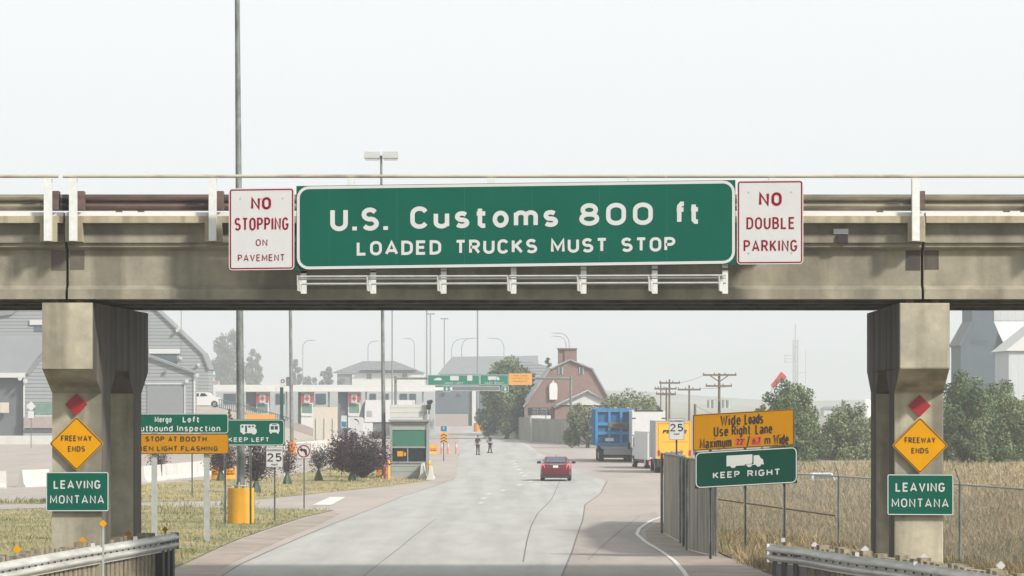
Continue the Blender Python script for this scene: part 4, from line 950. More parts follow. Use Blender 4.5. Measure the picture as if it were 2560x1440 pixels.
# white suv on the raised ramp
# ------------------------------------------------------------ people
def person(label, loc, rz, pose, extras):
    t = thing('person', label, 'person', 'two people standing on the road', loc=loc, rz=rz, world=False)
    J, E = pose
    def skin(name, J, E, m, sub=1):
        me = bpy.data.meshes.new(name); names = list(J); me.from_pydata([J[k][:3] for k in names], [(names.index(a), names.index(b)) for a, b in E], [])
        o = bpy.data.objects.new(name, me); COL.objects.link(o); md = o.modifiers.new('s', 'SKIN'); md.use_smooth_shade = True
        for i, k in enumerate(names):
            r = J[k][3]; me.skin_vertices[0].data[i].radius = r if isinstance(r, tuple) else (r, r)
        me.skin_vertices[0].data[0].use_root = True
        s2 = o.modifiers.new('u', 'SUBSURF'); s2.levels = sub; s2.render_levels = sub
        bpy.context.view_layer.update(); dg = bpy.context.evaluated_depsgraph_get(); ev = bpy.data.meshes.new_from_object(o.evaluated_get(dg))
        bpy.data.objects.remove(o); ev.name = name; ev.materials.clear(); ev.materials.append(M[m]); n = bpy.data.objects.new(name, ev); COL.objects.link(n); n.parent = t; return n
    skin('body', J, E, 'skin', 2)
    sh = {k: (*v[:3], (v[3][0]*1.12, v[3][1]*1.12) if isinstance(v[3], tuple) else v[3]*1.18) for k, v in J.items()}
    tor = [k for k in J if k in ('pelvis', 'waist', 'chest', 'neckb', 'shl', 'shr', 'eml', 'emr')]
    skin('shirt', {k: sh[k] for k in tor}, [e for e in E if e[0] in tor and e[1] in tor], 'cloth_navy')
    leg = [k for k in J if k in ('pelvis', 'hpl', 'hpr', 'knl', 'knr', 'anl', 'anr')]
    skin('trousers', {k: sh[k] for k in leg}, [e for e in E if e[0] in leg and e[1] in leg], 'cloth_navy')
    for s in ('l', 'r'):
        a = J['an'+s]; MB().loft([ring_sec(a[1]-.08, .045, 0, .1, .03), ring_sec(a[1]+.05, .05, 0, .1, .03), ring_sec(a[1]+.17, .04, 0, .06, .02)])
        m = MB().loft([[(v[0]+a[0], v[1], v[2]) for v in ring_sec(a[1]+q, w, 0, h, .02)] for q, w, h in ((-.08, .04, .1), (.05, .05, .1), (.18, .035, .06))]); m.build('shoe', 'black_paint', t, True)
    h = J['head']; mb = MB()
    mb.loft([[(h[0]+math.cos(a)*.088*k, h[1]-.02+math.sin(a)*.1*k, h[2]+z) for a in [i*math.pi/6 for i in range(12)]] for z, k in ((.0, 1.02), (.05, 1.03), (.09, .8), (.118, .35))]).build('hair', 'hair', t, True)
    for e in extras: MB().box(*e[:6]).build(e[6], e[7], t)
    return t
def pose(arms, legs):
    J = {'pelvis': (0, 0, .92, (.15, .1)), 'waist': (0, 0, 1.1, (.135, .09)), 'chest': (0, .0, 1.32, (.17, .105)), 'neckb': (0, .0, 1.47, (.06, .055)), 'neck': (0, .01, 1.53, .052), 'head': (0, .02, 1.63, (.078, .095)), 'crown': (0, .015, 1.71, (.06, .075)),
         'shl': (-.17, 0, 1.40, .06), 'shr': (.17, 0, 1.40, .06), 'hpl': (-.09, 0, .85, .085), 'hpr': (.09, 0, .85, .085)}
    J.update({'knl': (*legs[0], .06), 'anl': (*legs[1], .042), 'ftl': (legs[1][0], legs[1][1]+.1, .04, .03), 'knr': (*legs[2], .06), 'anr': (*legs[3], .042), 'ftr': (legs[3][0], legs[3][1]+.1, .04, .03)})
    E = [('pelvis','waist'),('waist','chest'),('chest','neckb'),('neckb','neck'),('neck','head'),('head','crown'),('chest','shl'),('chest','shr'),('pelvis','hpl'),('pelvis','hpr'),('hpl','knl'),('knl','anl'),('anl','ftl'),('hpr','knr'),('knr','anr'),('anr','ftr')]
    for s, (em, el, wr) in zip('lr', arms):
        J['em'+s] = (*em, .045); J['el'+s] = (*el, .038); J['wr'+s] = (*wr, .027); dv = (Vector(wr)-Vector(el)).normalized(); sd_ = dv.orthogonal().normalized(); c = Vector(wr)+dv*.06; J['pm'+s] = (*c, (.036, .018))
        E += [('sh'+s, 'em'+s), ('em'+s, 'el'+s), ('el'+s, 'wr'+s), ('wr'+s, 'pm'+s)]
        for k in range(4):
            f0 = c+dv*.035+sd_*(.024-.016*k); f1 = f0+dv*(.06+.012*math.sin(k+.6)); J['f%d%s' % (k, s)] = (*f0, .009); J['g%d%s' % (k, s)] = (*f1, .007); E += [('pm'+s, 'f%d%s' % (k, s)), ('f%d%s' % (k, s), 'g%d%s' % (k, s))]
        th = Vector(wr)+dv*.03+sd_*.045; J['t'+s] = (*th, .01); J['u'+s] = (*(th+dv*.045), .008); E += [('wr'+s, 't'+s), ('t'+s, 'u'+s)]
    return J, E
p1 = pose([((-.25, .0, 1.2), (-.27, .03, 1.1), (-.2, .2, .98)), ((.24, .03, 1.22), (.3, .1, 1.15), (.22, .3, 1.32))], [(-.1, .03, .48), (-.11, 0, .08), (.1, .03, .48), (.12, -.02, .08)])
person('person in dark clothes raising one forearm, left of the two', gx(1194.5, 300, .01), R(-25), p1, [(-.3, -.16, .17, .19, .86, 1.1, 'paper_sheet', 'paper')])
p2 = pose([((-.24, .04, 1.2), (-.26, .06, 1.12), (-.16, .26, 1.05)), ((.22, .05, 1.2), (.25, .08, 1.1), (.12, .28, 1.05))], [(-.1, .05, .48), (-.12, .1, .08), (.1, .0, .48), (.13, -.08, .08)])
person('person in dark clothes holding a white sheet, right of the two', gx(1225.5, 311, .01), R(60), p2, [(-.13, .1, .3, .31, .95, 1.2, 'paper_sheet', 'paper')])

# ------------------------------------------------------------ inspection booth and its island
d = 210; isl = pxpoly([(955,1197),(1137,1196),(1147,1128),(1075,1128),(1040,1135),(955,1160)])
mb = MB(); z = gz(200); mb.prism([(x, y, z) for x, y in isl], (0, 0, .16)); o = mb.build('booth_island', 'asphalt_pink'); struct(o)
t = thing('inspection_booth', 'grey metal inspection booth with a green blind and dark window', 'booth', loc=tuple(gx(1025, d)))
B = lambda x0, x1, y0, y1, m, nm, dd=0, dep=3.6: MB().px(x0, x1, y0, y1, d+dd, dep).build(nm, m, t)
B(977, 1067, 1157, 1196, 'booth_grey', 'lower_wall'); B(973, 1070, 1154, 1158, 'booth_trim', 'sill', -.06, 3.7)
B(981, 1065, 1118, 1154, 'glass_dark', 'window', .05); B(1018, 1020.5, 1120, 1154, 'booth_trim', 'mullion', .0, .1)
MB().px(993, 1008, 1128, 1141, d+.02, .03).px(1010, 1015, 1131, 1140, d+.02, .03).build('notice', 'sign_yellow', t)
B(979, 1066, 1076, 1117, 'blind_green', 'blind', .0, .05); B(979, 1066, 1116, 1120, 'booth_trim', 'blind_rail', -.03, .06)
for x0, x1 in ((974, 980.5), (1066, 1073)): B(x0, x1, 1054, 1196, 'booth_trim', 'corner_post', -.1, .3)
B(980.6, 1065.9, 1076, 1154, 'siding_dark', 'interior', 1.6, 2.0)
B(976, 1071, 1054, 1075, 'booth_grey', 'fascia', -.04); B(971, 1074, 1049, 1053.8, 'booth_trim', 'roof', -.3, 4.2); B(979, 1068, 1012, 1048.8, 'booth_pale', 'parapet', .0)
B(975, 982, 1012, 1048.8, 'booth_pale', 'parapet_post', -.08, .2); B(1061, 1068.5, 1030, 1048.8, 'booth_trim', 'parapet_post', -.08, .2)
fl = MB().px(1066, 1077, 1012, 1024, d-.4, .5).prism([at(1067,1002,d-.3), at(1078,999,d-.3), at(1083,1003,d-.3), at(1077,1012,d-.3), at(1068,1011,d-.3)], (0,.35,0)).px(1071, 1074, 1008, 1036, d-.15, .08).build('floodlight', 'black_paint', t)
def bollard(px, y0, y1, w, m, label, dd=None):
    dd = dd or gd(y1); p = gx(px, dd, .0); h = at(0, y0, dd).z-p.z; r = w/2/F*dd
    t = thing('bollard', label, 'bollard', 'bollards around the booth', loc=tuple(p))
    MB().tube([(p.x, dd, p.z-.05), (p.x, dd, p.z+h-r*.6), (p.x, dd, p.z+h-.2*r), (p.x, dd, p.z+h)], [r, r, r*.8, r*.3], 14).build('tube', m, t, True)
    MB().cyl(p.x, dd, p.z+h*.75, p.z+h*.82, r*1.03, n=14).build('band', 'sign_white' if m == 'red_paint' else 'orange_paint', t)
bollard(962.5, 1155, 1196, 7, 'red_paint', 'red bollard left of the booth', 209)
bollard(971.5, 1150, 1197, 8, 'yellow_paint', 'yellow bollard against the booth left corner', 208)
bollard(1073.5, 1151, 1198, 8, 'yellow_paint', 'yellow orange bollard at the booth right corner', 207.3)
def jersey(name, label, pa, pb, h, m, group, w=.6, seg=None):
    a, b = Vector(pa), Vector(pb); u = (b-a); u.z = 0; u.normalize(); n = Vector((-u.y, u.x, 0)); t = thing(name, label, 'barrier', group, loc=tuple(a))
    pr = [(-w/2, 0), (-w/2, .08), (-w*.28, .3*h), (-w*.14, h), (w*.14, h), (w*.28, .3*h), (w/2, .08), (w/2, 0)]
    MB().loft([[a+n*x+Vector((0,0,z)) for x, z in pr], [b+n*x+Vector((0,0,z)) for x, z in pr]]).build('barrier_body', m, t)
    mb = MB()
    for k in (.3, .7):
        c = a.lerp(b, k); mb.box(c.x-.15, c.x+.15, c.y-w/2-.01, c.y-w/2+.06, c.z-.002, c.z+.07)
    mb.build('drain_slot', 'black_paint', t); return t
jersey('concrete_barrier', 'short white concrete barrier end at the booth corner', gx(1056, 207.5), gx(1060, 210.5), .95, 'barrier_white', None, .55)
jersey('concrete_barrier', 'small white concrete barrier beside the orange bollard', gx(1076, 206.5), gx(1078, 209), .8, 'barrier_white', None, .5)
def boxbar(label, x0, x1, y0, y1, m='yellow_paint', cat='barrier', name='plastic_barrier', dd=None, group='yellow plastic barriers'):
    d = dd or gd(y1); a, b = gx(x0, d), gx(x1, d); h = at(0, y0, d).z-a.z; t = thing(name, label, cat, group, loc=tuple(a)); w = .55
    pr = [(0, -.02), (0, .1), (.12, h*.45), (.17, h), (.38, h), (.43, h*.45), (w, .1), (w, -.02)]
    MB().loft([[(a.x, d+y, a.z+z) for y, z in pr], [(a.x+.12, d+y, a.z+z) for y, z in pr], [(b.x-.12, d+y, a.z+z) for y, z in pr], [(b.x, d+y, a.z+z) for y, z in pr]]).build('barrier_body', m, t)
    mb = MB()
    for k in (.18, .5, .82): x = a.x+(b.x-a.x)*k; mb.box(x-.09, x+.09, d+.02, d+.2, a.z+h*.5, a.z+h*.72)
    mb.build('recess', 'orange_paint', t)
boxbar('yellow plastic barrier left of the big yellow pole base', 528, 556, 1167, 1201)
boxbar('yellow plastic barrier just behind the big light pole', 560, 588, 1167, 1200.5)
boxbar('yellow plastic barrier left of the large purple tree', 834, 866, 1136, 1163)
boxbar('orange barrier between the large purple tree and the booth', 941, 958, 1150, 1191, 'orange_paint')
boxbar('small yellow barrier right of the booth', 1074, 1093, 1112, 1139, 'yellow_paint')
# white concrete median barriers
def med(x0, y0, x1, y1, n, h, label):
    a, b = g(x0, y0), g(x1, y1)
    for i in range(n):
        p, q = a.lerp(b, i/n), a.lerp(b, (i+.985)/n); p.z, q.z = gz(p.y), gz(q.y)
        jersey('median_barrier', label % ORD[i], p, q, h, 'barrier_white', 'white concrete median barriers', .6)
ORD = ['first', 'second', 'third', 'fourth', 'fifth', 'sixth', 'seventh', 'eighth', 'ninth', 'tenth', 'eleventh', 'twelfth']
med(355, 1206, 560, 1184, 8, .95, '%s white median barrier counted right from the left pier')
med(-60, 1221, 16, 1221, 1, .95, 'white median barrier cut off by the left edge, the %s one')
med(52, 1218, 120, 1215, 1, .95, 'lone white median barrier left of the left pier, %s in view')
med(690, 1139, 860, 1120, 5, 1.0, '%s white lane barrier counted right from the keep left sign')
# chevron sign, delineator tubes
d = 262; pl = Plane(d); t = thing('chevron_sign', 'blue sign over a black and orange chevron board', 'road sign', loc=tuple(gx(1109, d)))
mb = MB(); pl.poly(mb, rrect(1101, 1064, 1118, 1079.5, 1), 0, .02); mb.build('panel', 'sign_white', t)
mb = MB(); pl.poly(mb, rrect(1102, 1065, 1117, 1078.5, 1), .02, .024); mb.build('blue_panel', 'sign_blue', t)
mb = MB(); pl.poly(mb, [(1109.5,1067),(1112,1070),(1110.5,1070),(1110.5,1073),(1108.5,1073),(1108.5,1070),(1107,1070)], .024, .028); mb.build('arrow_symbol', 'sign_white', t)
mb = MB(); pl.poly(mb, [(1101,1081),(1118,1081),(1118,1106),(1101,1106)], 0, .02); mb.build('chevron_board', 'sign_orange_far', t)
mb = MB()
for y in (1084, 1091.5, 1099): pl.poly(mb, [(1101.5,y+5),(1109.5,y),(1117.5,y+5),(1117.5,y+8),(1109.5,y+3),(1101.5,y+8)], .02, .026)
mb.build('chevron', 'ink', t); post(t, 1109, 1080, 1140, d, .08, 'pole_grey')
for px, lab in ((1104, 'orange and white tube marker left under the chevron board'), (1120, 'orange and white tube marker right of the chevron board'), (1140.5, 'orange and white tube marker nearest the road lane')):
    dd = 296; p = gx(px, dd, .02); h = at(0, 1105, dd).z-p.z
    t = thing('tube_marker', lab, 'traffic marker', 'orange tube markers', loc=tuple(p))
    MB().cyl(p.x, dd, p.z, p.z+.06, .22, n=14).build('base', 'black_paint', t); MB().cyl(p.x, dd, p.z+.06, p.z+h*.6, .085, n=10).cyl(p.x, dd, p.z+h*.86, p.z+h, .08, n=10).build('tube', 'pink_tube', t)
    MB().cyl(p.x, dd, p.z+h*.6, p.z+h*.86, .09, n=10).build('reflective_band', 'sign_white', t)
# ------------------------------------------------------------ trees
def crown_pts(r, blobs, n):
    w = np.array([b[3]*b[4]*b[5] for b in blobs]); w = w/w.sum(); k = r.choice(len(blobs), n, p=w); B = np.array(blobs)[k]
    v = r.normal(size=(n, 3)); v /= np.linalg.norm(v, axis=1)[:, None]; rad = r.random(n)**.42
    return B[:, :3]+v*rad[:, None]*B[:, 3:6], v
def leaves(name, pts, nrm, size, m, r, t):
    n = len(pts); a = r.normal(size=(n, 3))+nrm*.6; a /= np.linalg.norm(a, axis=1)[:, None]; u = np.cross(a, r.normal(size=(n, 3))); u /= np.linalg.norm(u, axis=1)[:, None]; w = np.cross(a, u)
    s = size*r.uniform(.5, 1.5, n)[:, None]; v = np.empty((n, 4, 3)); v[:,0] = pts-u*s*.9; v[:,1] = pts-w*s*.45; v[:,2] = pts+u*s*.9; v[:,3] = pts+w*s*.45
    return fast_mesh(name, v.reshape(-1, 3), 4, m, t)
def tree(label, px, d, y0, y1, wpx, seed, n=7000, leaf=.16, m='leaf', trunk=.16, group=None, lobes=16, bottom=None, cat='tree', name='tree', open_=0.0, shape='round'):
    r = np.random.default_rng(seed); p = gx(px, d); top = at(0, y0, d).z; bot = at(0, y1, d).z; W = wpx/F*d/2; H = top-bot
    t = thing(name, label, cat, group, loc=tuple(p)); blobs = []; tips = []
    for i in range(lobes):
        f = (i+.5)/lobes; z = bot+H*(.1+.82*f); 
        env = math.sin(math.pi*min(.97, .12+.85*f))**.6 if shape == 'round' else (math.sin(math.pi*(.08+.62*(1-f)))**.8 if shape == 'cone' else (.2+.8*f)*(1 if f < .8 else .75) if shape == 'vase' else (.85 if f < .55 else .85*math.sqrt(max(.2, 1-((f-.55)/.5)**2))))
        a = i*2.4+r.uniform(-.5, .5); rr = W*env*(r.uniform(.35, .78) if shape != 'full' else r.uniform(.35, 1.0))
        br_ = W*r.uniform(.26, .42)*(.75 if f > .8 else 1)*((.4+.6*env) if shape == 'vase' else 1); c = (p.x+math.cos(a)*rr, d+math.sin(a)*rr*.9, z)
        blobs.append((*c, br_, br_, min(br_*r.uniform(.8, 1.3), H*.3))); tips.append(c)
    for i in range(lobes):      # small outlying tufts make the outline uneven
        c = blobs[r.integers(len(blobs))]; v = r.normal(size=3); v /= np.linalg.norm(v); q = c[3]*r.uniform(.85, 1.2)
        blobs.append((c[0]+v[0]*q, c[1]+v[1]*q, min(top-c[5]*.2, c[2]+v[2]*q), c[3]*.35, c[3]*.35, c[3]*.4))
    pts, nrm = crown_pts(r, blobs, n)
    k = clumpy(pts[:, 0]*1.7+pts[:, 2], pts[:, 1]+pts[:, 2]*1.3, 2.2/max(.6, W), seed) > (-1.2+open_)
    leaves('crown', pts[k], nrm[k], leaf, m, r, t)
    mb = MB().tube([(p.x, d, p.z-.1), (p.x+.03*W, d, p.z+(bot-p.z)*.6), (p.x, d, bot+H*.45), (p.x, d, bot+H*.75)], [trunk*1.2, trunk, trunk*.6, trunk*.2], 8)
    for c in tips:
        s = Vector((p.x, d, max(p.z+.3*(bot-p.z), bot+(c[2]-bot)*.35-H*.05))); e = Vector(c); mid = s.lerp(e, .5)+Vector((0, 0, -.05*H if shape == 'round' else .02)); mb.tube([s, mid, e], [trunk*.45, trunk*.25, trunk*.08], 5, cap=False)
    mb.build('trunk', 'bark', t, True, fixn=False); return t, p
def bag(t, p, h=.75, r=.32):
    n = 14; J = [(1+.18*math.sin(3*a)) for a in [k*2*math.pi/n for k in range(n)]]
    rings = [[(p.x+math.cos(2*math.pi*k/n)*r*s*J[k], p.y+math.sin(2*math.pi*k/n)*r*s*J[(k+5) % n], p.z+z) for k in range(n)] for z, s in ((0, 1.0), (h*.35, .9), (h*.8, .5), (h, .3), (h*1.05, .45))]
    MB().loft(rings).build('watering_bag', 'bag_green', t, True)
P_ = 'purple leaved young trees on the lawn island'
def fan_tree(label, px, d, y0, x0, x1, seed, nb, nl, leaf, fork=.12, t0=.35, low=.62, bagh=.6):
    r = np.random.default_rng(seed); p = gx(px, d); H = at(0, y0, d).z-p.z; a, b = (x0-px)/F*d, (x1-px)/F*d
    t = thing('purple_tree', label, 'tree', P_, loc=tuple(p)); mb = MB(); P = []; w = max(-a, b)
    mb.tube([p+Vector((0,0,-.1)), p+Vector((.01,0,H*fork))], [.05*H/3+.02, .04*H/3+.015], 8); N = []
    for i in range(nb):
        u = (i+.5)/nb*2-1+r.uniform(-.06, .06); ex = (b if u > 0 else -a)*u; ey = r.uniform(-.7, .7)*w*math.sqrt(max(.05, 1-u*u*.8)); f = r.uniform(low, 1.0)*(1-.28*abs(u)**2.5)*(1 if i % 3 else .72)
        s = p+Vector((0, 0, H*fork*r.uniform(.7, 1))); e = p+Vector((ex, ey, H*f)); m = s.lerp(e, .5)+Vector((ex*.10, ey*.1, -H*.03)); mb.tube([s, m, e], [.022, .013, .004], 5, cap=False)
        k = nl//nb; tt = t0+(1-t0)*r.random(k)**.75; S, Mm, E = (np.array(v) for v in (s, m, e)); T = tt[:, None]
        c = S*(1-T)**2+2*Mm*T*(1-T)+E*T*T; off = r.normal(size=(k, 3))*(.035+.055*tt[:, None])*H; off[:, 2] *= .8; P.append(c+off); N.append(off)
    P = np.concatenate(P); N = np.concatenate(N); N /= np.linalg.norm(N, axis=1)[:, None]+1e-6
    leaves('crown', P, N, leaf, 'leaf_purple', r, t); mb.build('trunk', 'bark', t, True, fixn=False); bag(t, p, bagh, bagh*.42); return t
fan_tree('large dense purple leaved tree left of the booth', 880, 203, 1074, 824, 974, 11, 70, 10500, .072, fork=.2, t0=.34, low=.6)
fan_tree('small dark purple shrub behind the large purple tree', 905, 212, 1135, 872, 940, 17, 30, 2600, .075, fork=.05, t0=.2, low=.4, bagh=.3)
fan_tree('sparse purple tree with a green watering bag right of the no turn sign', 796, 204, 1095, 773, 832, 12, 26, 1300, .055, fork=.3, t0=.35, low=.6)
fan_tree('purple tree with a green watering bag behind the speed sign', 718, 196, 1095, 700, 742, 13, 20, 1300, .06, fork=.3, t0=.3, low=.55)
fan_tree('dark purple tree close behind the keep left sign posts', 640, 178, 1078, 612, 682, 14, 34, 3000, .07, fork=.22, t0=.3, low=.5)
fan_tree('dark purple tree directly left of the big light pole', 552, 204, 1080, 522, 600, 15, 34, 3000, .07, fork=.25, t0=.3, low=.55)
fan_tree('small purple tree behind the left post of the merge sign', 396, 210, 1100, 372, 424, 16, 22, 1300, .06, fork=.3, t0=.3, low=.55)
tree('tiny dark red tree tip above the merge sign right end', 575, 260, 1018, 1075, 24, 18, 700, .09, 'leaf_purple', .05, P_, 8, open_=.7)
G_ = 'green trees beyond the dry field'
tree('tall bushy green tree behind the wide loads sign', 1975, 268, 946, 1188, 160, 21, 24000, .12, 'leaf', .22, G_, 36, open_=.15, shape='full')
tree('lighter open green tree between the sign and the right pier', 2118, 275, 1000, 1190, 145, 22, 12000, .12, 'leaf_light', .16, G_, 28, open_=.45, shape='full')
tree('pale green tree just left of the right pier', 2195, 285, 1022, 1190, 90, 27, 8000, .12, 'leaf_light', .16, G_, 20, open_=.4, shape='full')
tree('large dark green tree right of the right pier', 2412, 262, 928, 1185, 165, 23, 24000, .12, 'leaf', .25, G_, 36, open_=.1, shape='full')
tree('dark green tree between the large tree and the right edge', 2490, 268, 945, 1185, 160, 28, 20000, .12, 'leaf', .25, G_, 30, open_=.1, shape='full')
tree('dark green tree cut off by the right edge', 2560, 272, 985, 1185, 150, 24, 14000, .12, 'leaf', .22, G_, 24, open_=.15, shape='full')
tree('low green tree at the field edge under the tall tree', 2045, 282, 1055, 1190, 120, 25, 9000, .12, 'leaf', .2, G_, 20, open_=.2, shape='full')
tree('small grey green bush left of the tall tree', 1905, 330, 1005, 1110, 60, 26, 2500, .14, 'leaf_light', .12, G_, 12, open_=.5)
B_ = 'bushy trees behind the trucks'
tree('wide pale green tree above the blue bin', 1572, 350, 983, 1110, 165, 31, 11000, .15, 'leaf_light', .2, B_, 24, open_=.25, shape='full')
tree('rounded pale green tree left of the blue bin', 1468, 345, 1010, 1110, 110, 32, 7000, .15, 'leaf_light', .18, B_, 18, open_=.3, shape='full')
tree('small green tree behind the white trailer', 1628, 360, 990, 1095, 60, 33, 3500, .15, 'leaf_light', .16, B_, 12, open_=.3)
FT = 'far hazy trees'
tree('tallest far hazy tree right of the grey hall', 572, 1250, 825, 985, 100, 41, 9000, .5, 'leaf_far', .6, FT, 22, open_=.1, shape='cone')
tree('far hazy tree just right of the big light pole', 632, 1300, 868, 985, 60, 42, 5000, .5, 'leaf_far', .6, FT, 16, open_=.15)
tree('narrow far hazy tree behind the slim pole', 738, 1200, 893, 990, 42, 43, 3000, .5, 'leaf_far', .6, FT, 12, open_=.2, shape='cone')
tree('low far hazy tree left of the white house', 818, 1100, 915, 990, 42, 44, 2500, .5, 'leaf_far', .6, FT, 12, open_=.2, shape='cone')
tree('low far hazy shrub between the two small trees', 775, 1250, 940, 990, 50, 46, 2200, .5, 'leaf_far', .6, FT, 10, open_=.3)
tree('dark green tree in front of the grey hall roof beside the brick house', 1266, 425, 890, 1085, 155, 45, 17000, .2, 'leaf', .28, FT, 30, open_=.05, shape='full')
tree('small tree tip left of the brick chimney', 1371, 480, 888, 960, 24, 47, 1200, .22, 'leaf', .2, FT, 8)

# ------------------------------------------------------------ left hall and ramp
def bpart(t, poly, d, dep, m, nm): return MB().pprism(poly, d, dep).build(nm, m, t)
d = 430; t = thing('metal_hall', 'large grey metal clad hall with sloping roofline at left', 'building', loc=tuple(gx(250, d)))
bpart(t, [(-260,1110),(-260,640),(205,640),(392,778),(400,782),(505,886),(521,925),(521,1110)], d, 7, 'siding', 'wall')
b_ = MB()
for q0, q1 in (((205,640),(392,778)), ((392,778),(505,886)), ((505,886),(521,926))):
    b_.pprism([q0, q1, (q1[0]+2.5, q1[1]-2), (q0[0]+2.5, q0[1]-2)], d-.3, 7.5)
b_.build('roof_edge', 'roof_grey', t)
for x0, x1, y0, y1 in ((372, 450, 872, 884), (74, 120, 800, 812), (-40, 42, 871, 887)): bpart(t, [(x0,y0),(x1,y0),(x1,y1),(x0,y1)], d-.25, .25, 'trim_white', 'canopy_strip')
for x0, x1, y0, y1 in ((376, 442, 884.5, 912), (85, 120, 812.5, 830), (-40, 40, 888, 940)): bpart(t, [(x0,y0),(x1,y0),(x1,y1),(x0,y1)], d-.06, .06, 'glass_blue', 'window')
bpart(t, [(-60,700),(130,700),(30,786),(-60,798)], d-.4, .4, 'roof_grey', 'roof_flap')
for x, y in ((443,826),(452,895),(497,912),(448,820)): MB().tube([at(x,y,d-.1), at(x,y,d-.7)], [.12,.22], 8).build('wall_lamp', 'lamp_head', t)
d = 398; t = thing('metal_annex', 'grey clad annex with a roller door right of the left pier', 'building', loc=tuple(gx(420, d)))
bpart(t, [(250,1110),(250,925),(345,884),(356,884),(486,931),(486,1110)], d, 3, 'siding', 'wall')
MB().pprism([(245,925),(350,880),(352,880),(490,930),(488,935),(350,886)], d-.4, 3.5).build('roof_edge', 'roof_grey', t)
bpart(t, [(368,962),(460,962),(460,1060),(368,1060)], d-.1, .1, 'door_grey', 'roller_door'); MB().pprism([(364,958),(464,958),(464,961),(364,961)], d-.2, .2).px(460.5, 463, 961, 1060, d-.2, .2).px(484, 488, 934, 1100, d-.15, .15).build('trim', 'trim_white', t)
for x, y in ((412,931),): MB().tube([at(x,y,d-.02), at(x,y,d-.3)], .2, 8).build('vent', 'siding_dark', t)
for x, y in ((493,938),(467,953)): MB().tube([at(x,y,d-.05), at(x,y,d-.5)], [.12,.24], 8).build('wall_lamp', 'lamp_head', t)
d = 385; t = thing('metal_annex', 'grey annex with a steep plain roof left of the left pier', 'building', loc=tuple(gx(60, d)))
bpart(t, [(58,1095),(58,938),(66,930),(150,833),(190,833),(190,1095)], d, 14, 'siding', 'wall')
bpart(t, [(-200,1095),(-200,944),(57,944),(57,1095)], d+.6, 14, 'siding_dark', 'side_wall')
MB().prism([at(-200,938,d-.4), at(62,938,d-.4), at(140,838,d+3.5), at(76,838,d+3.5), at(-200,838,d+3.5)], (0,.3,-.2)).build('roof', 'roof_grey', t)
MB().px(-200, 62, 932, 944, d-.6, .4).build('gutter', 'trim_white', t)
MB().prism([at(66,932,d-.15), at(150,835,d-.15), at(155,838,d-.15), at(72,938,d-.15)], (0,.15,0)).build('roof_edge', 'roof_grey', t)
bpart(t, [(87,1008),(140,1008),(140,1038),(87,1038)], d-.1, .1, 'door_green', 'roller_door'); bpart(t, [(60,1042),(150,1040),(150,1070),(60,1070)], d-.5, .5, 'stone_base', 'base_wall'); MB().px(87,140,1038.3,1041,d-.2,.2).build('sill', 'trim_white', t)
MB().px(58, 61.5, 940, 1075, d-.15, .15).build('corner_trim', 'trim_white', t)
for x, y in ((50,946),(64,953)): MB().tube([at(x,y,d-.2), at(x,y,d-.9)], [.12,.26], 8).build('wall_lamp', 'lamp_head', t)
bpart(t, [(0,1006),(22,1006),(22,1032),(0,1032)], d-.2, .2, 'cream_wall', 'crate_panel')
d = 345; pl = Plane(d); t = thing('turned_sign', 'white backs of a diamond and a square sign in front of the annex', 'road sign', loc=tuple(gx(78, d)))
mb = MB(); pl.poly(mb, rdiamond(77.5, 1015.5, 12, 2), 0, .03); mb.build('diamond_panel', 'trim_white', t); mb = MB(); pl.poly(mb, rrect(70, 1028, 85, 1045, 1), 0, .03); mb.build('square_panel', 'trim_white', t); post(t, 77.5, 1004, 1110, d, .08, 'pole_grey')
# low pale kerb wall in front of the halls
a, b = gx(-300, 372), gx(560, 372)
struct(MB().box(a.x, b.x, 372, 372.6, gz(372)-.1, gz(372)+.95).build('pavement_wall', 'barrier_white'))
# raised ramp
RT = [(-120,1006,412),(488,1016,410),(560,1022,408),(640,1044,404),(690,1060,402),(790,1096,398)]
mb = MB(); n = len(RT); top = [at(x, y, d) for x, y, d in RT]; bot = [Vector((v.x+1.0, v.y-9, gz(390)-.05)) for v in top]; back = [Vector((v.x, v.y+26, v.z)) for v in top]
for i in range(n-1):
    mb.add([bot[i], bot[i+1], top[i+1], top[i]], [(0,1,2,3)]); mb.add([top[i], top[i+1], back[i+1], back[i]], [(0,1,2,3)]); mb.add([back[i], back[i+1], Vector((back[i+1].x, back[i+1].y, -2)), Vector((back[i].x, back[i].y, -2))], [(0,1,2,3)])
struct(mb.build('ramp_embankment', 'bank'))
t = thing('ramp_parapet', 'long grey parapet wall descending along the ramp', 'wall', loc=tuple(top[2]))
mb = MB(); A = [(588,1018),(615,1028),(690,1046),(760,1062),(790,1074)]; Bm = [(588,1022),(615,1034),(690,1068),(760,1090),(790,1100)]
mb.prism([at(x,y,401) for x,y in A]+[at(x,y,401) for x,y in Bm[::-1]], (0,.4,0)); mb.build('wall', 'stone_base', t)
t = thing('picket_fence', 'dark picket railing descending along the raised ramp', 'fence', loc=tuple(top[1]))
mb = MB(); xs = np.arange(548, 726, 5.2)
def fy(x): return 1000+ (x-548)*.30-6*math.sin((x-548)/178*math.pi*.5)
for x in xs: mb.px(x-1.1, x+1.1, fy(x)-3, fy(x)+20, 402, .08)
mb.build('pickets', 'siding_dark', t); mb = MB(); 
for o_ in (-2, 18): mb.tube([at(x, fy(x)+o_, 402) for x in xs], .05, 5)
mb.build('rail', 'siding_dark', t)
